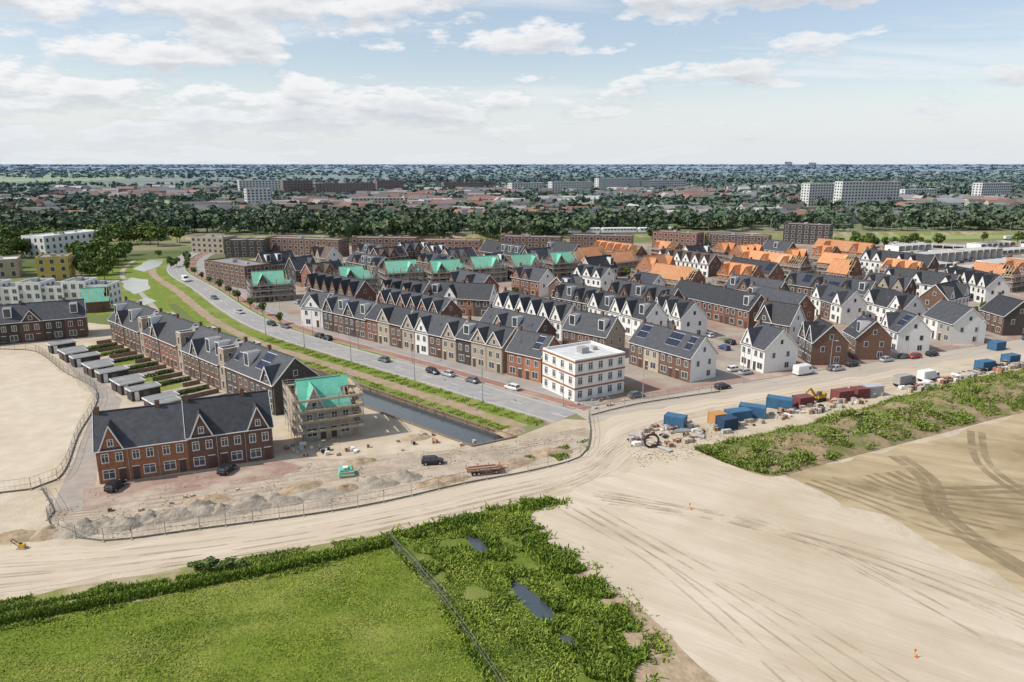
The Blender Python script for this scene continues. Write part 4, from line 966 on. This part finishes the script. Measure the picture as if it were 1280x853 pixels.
for k in range(4):
    x0=455+k*26; loft(b,[oct_(x0+t,hw,2.7,z1,.3) for t,hw,z1 in((0,1.3,5.8),(.8,1.45,6.4),(24.6,1.45,6.4),(25.4,1.3,5.8))],tw_)
    for q in np.arange(2,23,2.3):
        for s in(-1,1): b.box(x0+q,x0+q+1.7,s*1.46-.02,s*1.46+.02,4.5,5.4,glass)
    b.box(x0+1,x0+24,-1.2,1.2,2.3,2.7,black)
o=b.emit('passenger_train'); o.location=e.location; o.rotation_euler=e.rotation_euler

# ------------------------------------------------------------------ sky, sun, camera
az=V2((-.88,-.20)).normalized(); el=math.radians(46)
w=bpy.data.worlds.new('World'); S.world=w; w.use_nodes=True; nt=w.node_tree; N=nt.nodes; L=nt.links; N.clear()
outn=N.new('ShaderNodeOutputWorld'); sky=N.new('ShaderNodeTexSky'); sky.sky_type='NISHITA'; sky.sun_disc=False; sky.sun_elevation=el; sky.sun_rotation=math.atan2(az.x,az.y); sky.air_density=1.0; sky.dust_density=1.0; sky.ozone_density=1.2
bg=N.new('ShaderNodeBackground'); bg.inputs[1].default_value=.14; L.new(sky.outputs[0],bg.inputs[0])
tc=N.new('ShaderNodeTexCoord'); sx=N.new('ShaderNodeSeparateXYZ'); L.new(tc.outputs['Generated'],sx.inputs[0])
def mth(op,a,b_=None,c_=None,clamp=False):
    n=N.new('ShaderNodeMath'); n.operation=op; n.use_clamp=clamp
    for i,v in enumerate((a,b_,c_)):
        if v is None: continue
        if isinstance(v,(int,float)): n.inputs[i].default_value=v
        else: L.new(v,n.inputs[i])
    return n.outputs[0]
def mrange(x,a,b_,c_,d_,smooth=True):
    n=N.new('ShaderNodeMapRange'); n.interpolation_type='SMOOTHSTEP' if smooth else 'LINEAR'
    for i,v in enumerate((a,b_,c_,d_)): n.inputs[i+1].default_value=v
    L.new(x,n.inputs[0]); return n.outputs[0]
zc=mth('MAXIMUM',sx.outputs[2],0.0)
def cloudvec(zoff,xs=1.0,ys=1.0,off=(0,0),base=.2):
    zz=mth('ADD',mth('ADD',zc,base),zoff)
    c_=N.new('ShaderNodeCombineXYZ'); L.new(mth('ADD',mth('MULTIPLY',mth('DIVIDE',sx.outputs[0],zz),xs),off[0]),c_.inputs[0]); L.new(mth('ADD',mth('MULTIPLY',mth('DIVIDE',sx.outputs[1],zz),ys),off[1]),c_.inputs[1]); return c_.outputs[0]
def nzz(vec,sc,d=8,r=.55,dist=0):
    n=N.new('ShaderNodeTexNoise'); n.inputs['Scale'].default_value=sc; n.inputs['Detail'].default_value=d; n.inputs['Roughness'].default_value=r; n.inputs['Distortion'].default_value=dist; L.new(vec,n.inputs['Vector']); return n.outputs[0]
n1=nzz(cloudvec(0,1,1.0,(5.3,2.7)),1.5,9,.6); n2=nzz(cloudvec(.014,1,1.0,(5.3,2.7)),1.5,9,.6)
bias=mth('MULTIPLY',sx.outputs[0],-.09)
cum=mrange(mth('ADD',n1,bias),.475,.56,0,1)
ci=mrange(nzz(cloudvec(0,.35,.9,(8,2),.085),.9,6,.6,.6),.38,.70,0.08,.65)
cov=mth('MAXIMUM',cum,ci)
cov=mth('MULTIPLY',cov,mrange(zc,.25,.6,1,.25))   # more open blue overhead
shade=mrange(mth('SUBTRACT',n1,n2),-.055,.05,0,1,False)
core=mrange(n1,.52,.70,1,.0)
sh2=mth('ADD',mth('MULTIPLY',shade,.55),mth('MULTIPLY',core,.45))
sh3=mth('SUBTRACT',1.0,mth('MULTIPLY',mth('SUBTRACT',1.0,sh2),cum))
cm=N.new('ShaderNodeMix'); cm.data_type='RGBA'; L.new(sh3,cm.inputs[0]); cm.inputs[6].default_value=(.46,.51,.58,1); cm.inputs[7].default_value=(.93,.94,.95,1)
hz=mrange(zc,0,.14,.92,.22)
hm=N.new('ShaderNodeMix'); hm.data_type='RGBA'; L.new(mrange(zc,.01,.09,.85,.0),hm.inputs[0]); L.new(cm.outputs[2],hm.inputs[6]); hm.inputs[7].default_value=(.78,.82,.865,1)
bg2=N.new('ShaderNodeBackground'); bg2.inputs[1].default_value=.98; L.new(hm.outputs[2],bg2.inputs[0])
ms=N.new('ShaderNodeMixShader'); L.new(mth('MAXIMUM',cov,hz),ms.inputs[0]); L.new(bg.outputs[0],ms.inputs[1]); L.new(bg2.outputs[0],ms.inputs[2]); L.new(ms.outputs[0],outn.inputs[0])
sd=bpy.data.lights.new('sun','SUN'); sd.energy=4.3; sd.angle=math.radians(.5); sd.color=(1,.95,.87); so=bpy.data.objects.new('sun',sd); COL.objects.link(so)
dirv=Vector((az.x*math.cos(el),az.y*math.cos(el),math.sin(el))); so.rotation_euler=dirv.to_track_quat('Z','Y').to_euler(); so.location=(-100,0,200)
cd=bpy.data.cameras.new('camera'); cd.sensor_width=36; cd.lens=F/1280*36; cd.clip_start=.5; cd.clip_end=100000; cam=bpy.data.objects.new('camera',cd); COL.objects.link(cam); cam.location=(0,0,H); cam.rotation_euler=(math.pi/2-PITCH,0,0); S.camera=cam
S.view_settings.view_transform='Standard'; S.view_settings.look='None'; S.view_settings.exposure=0
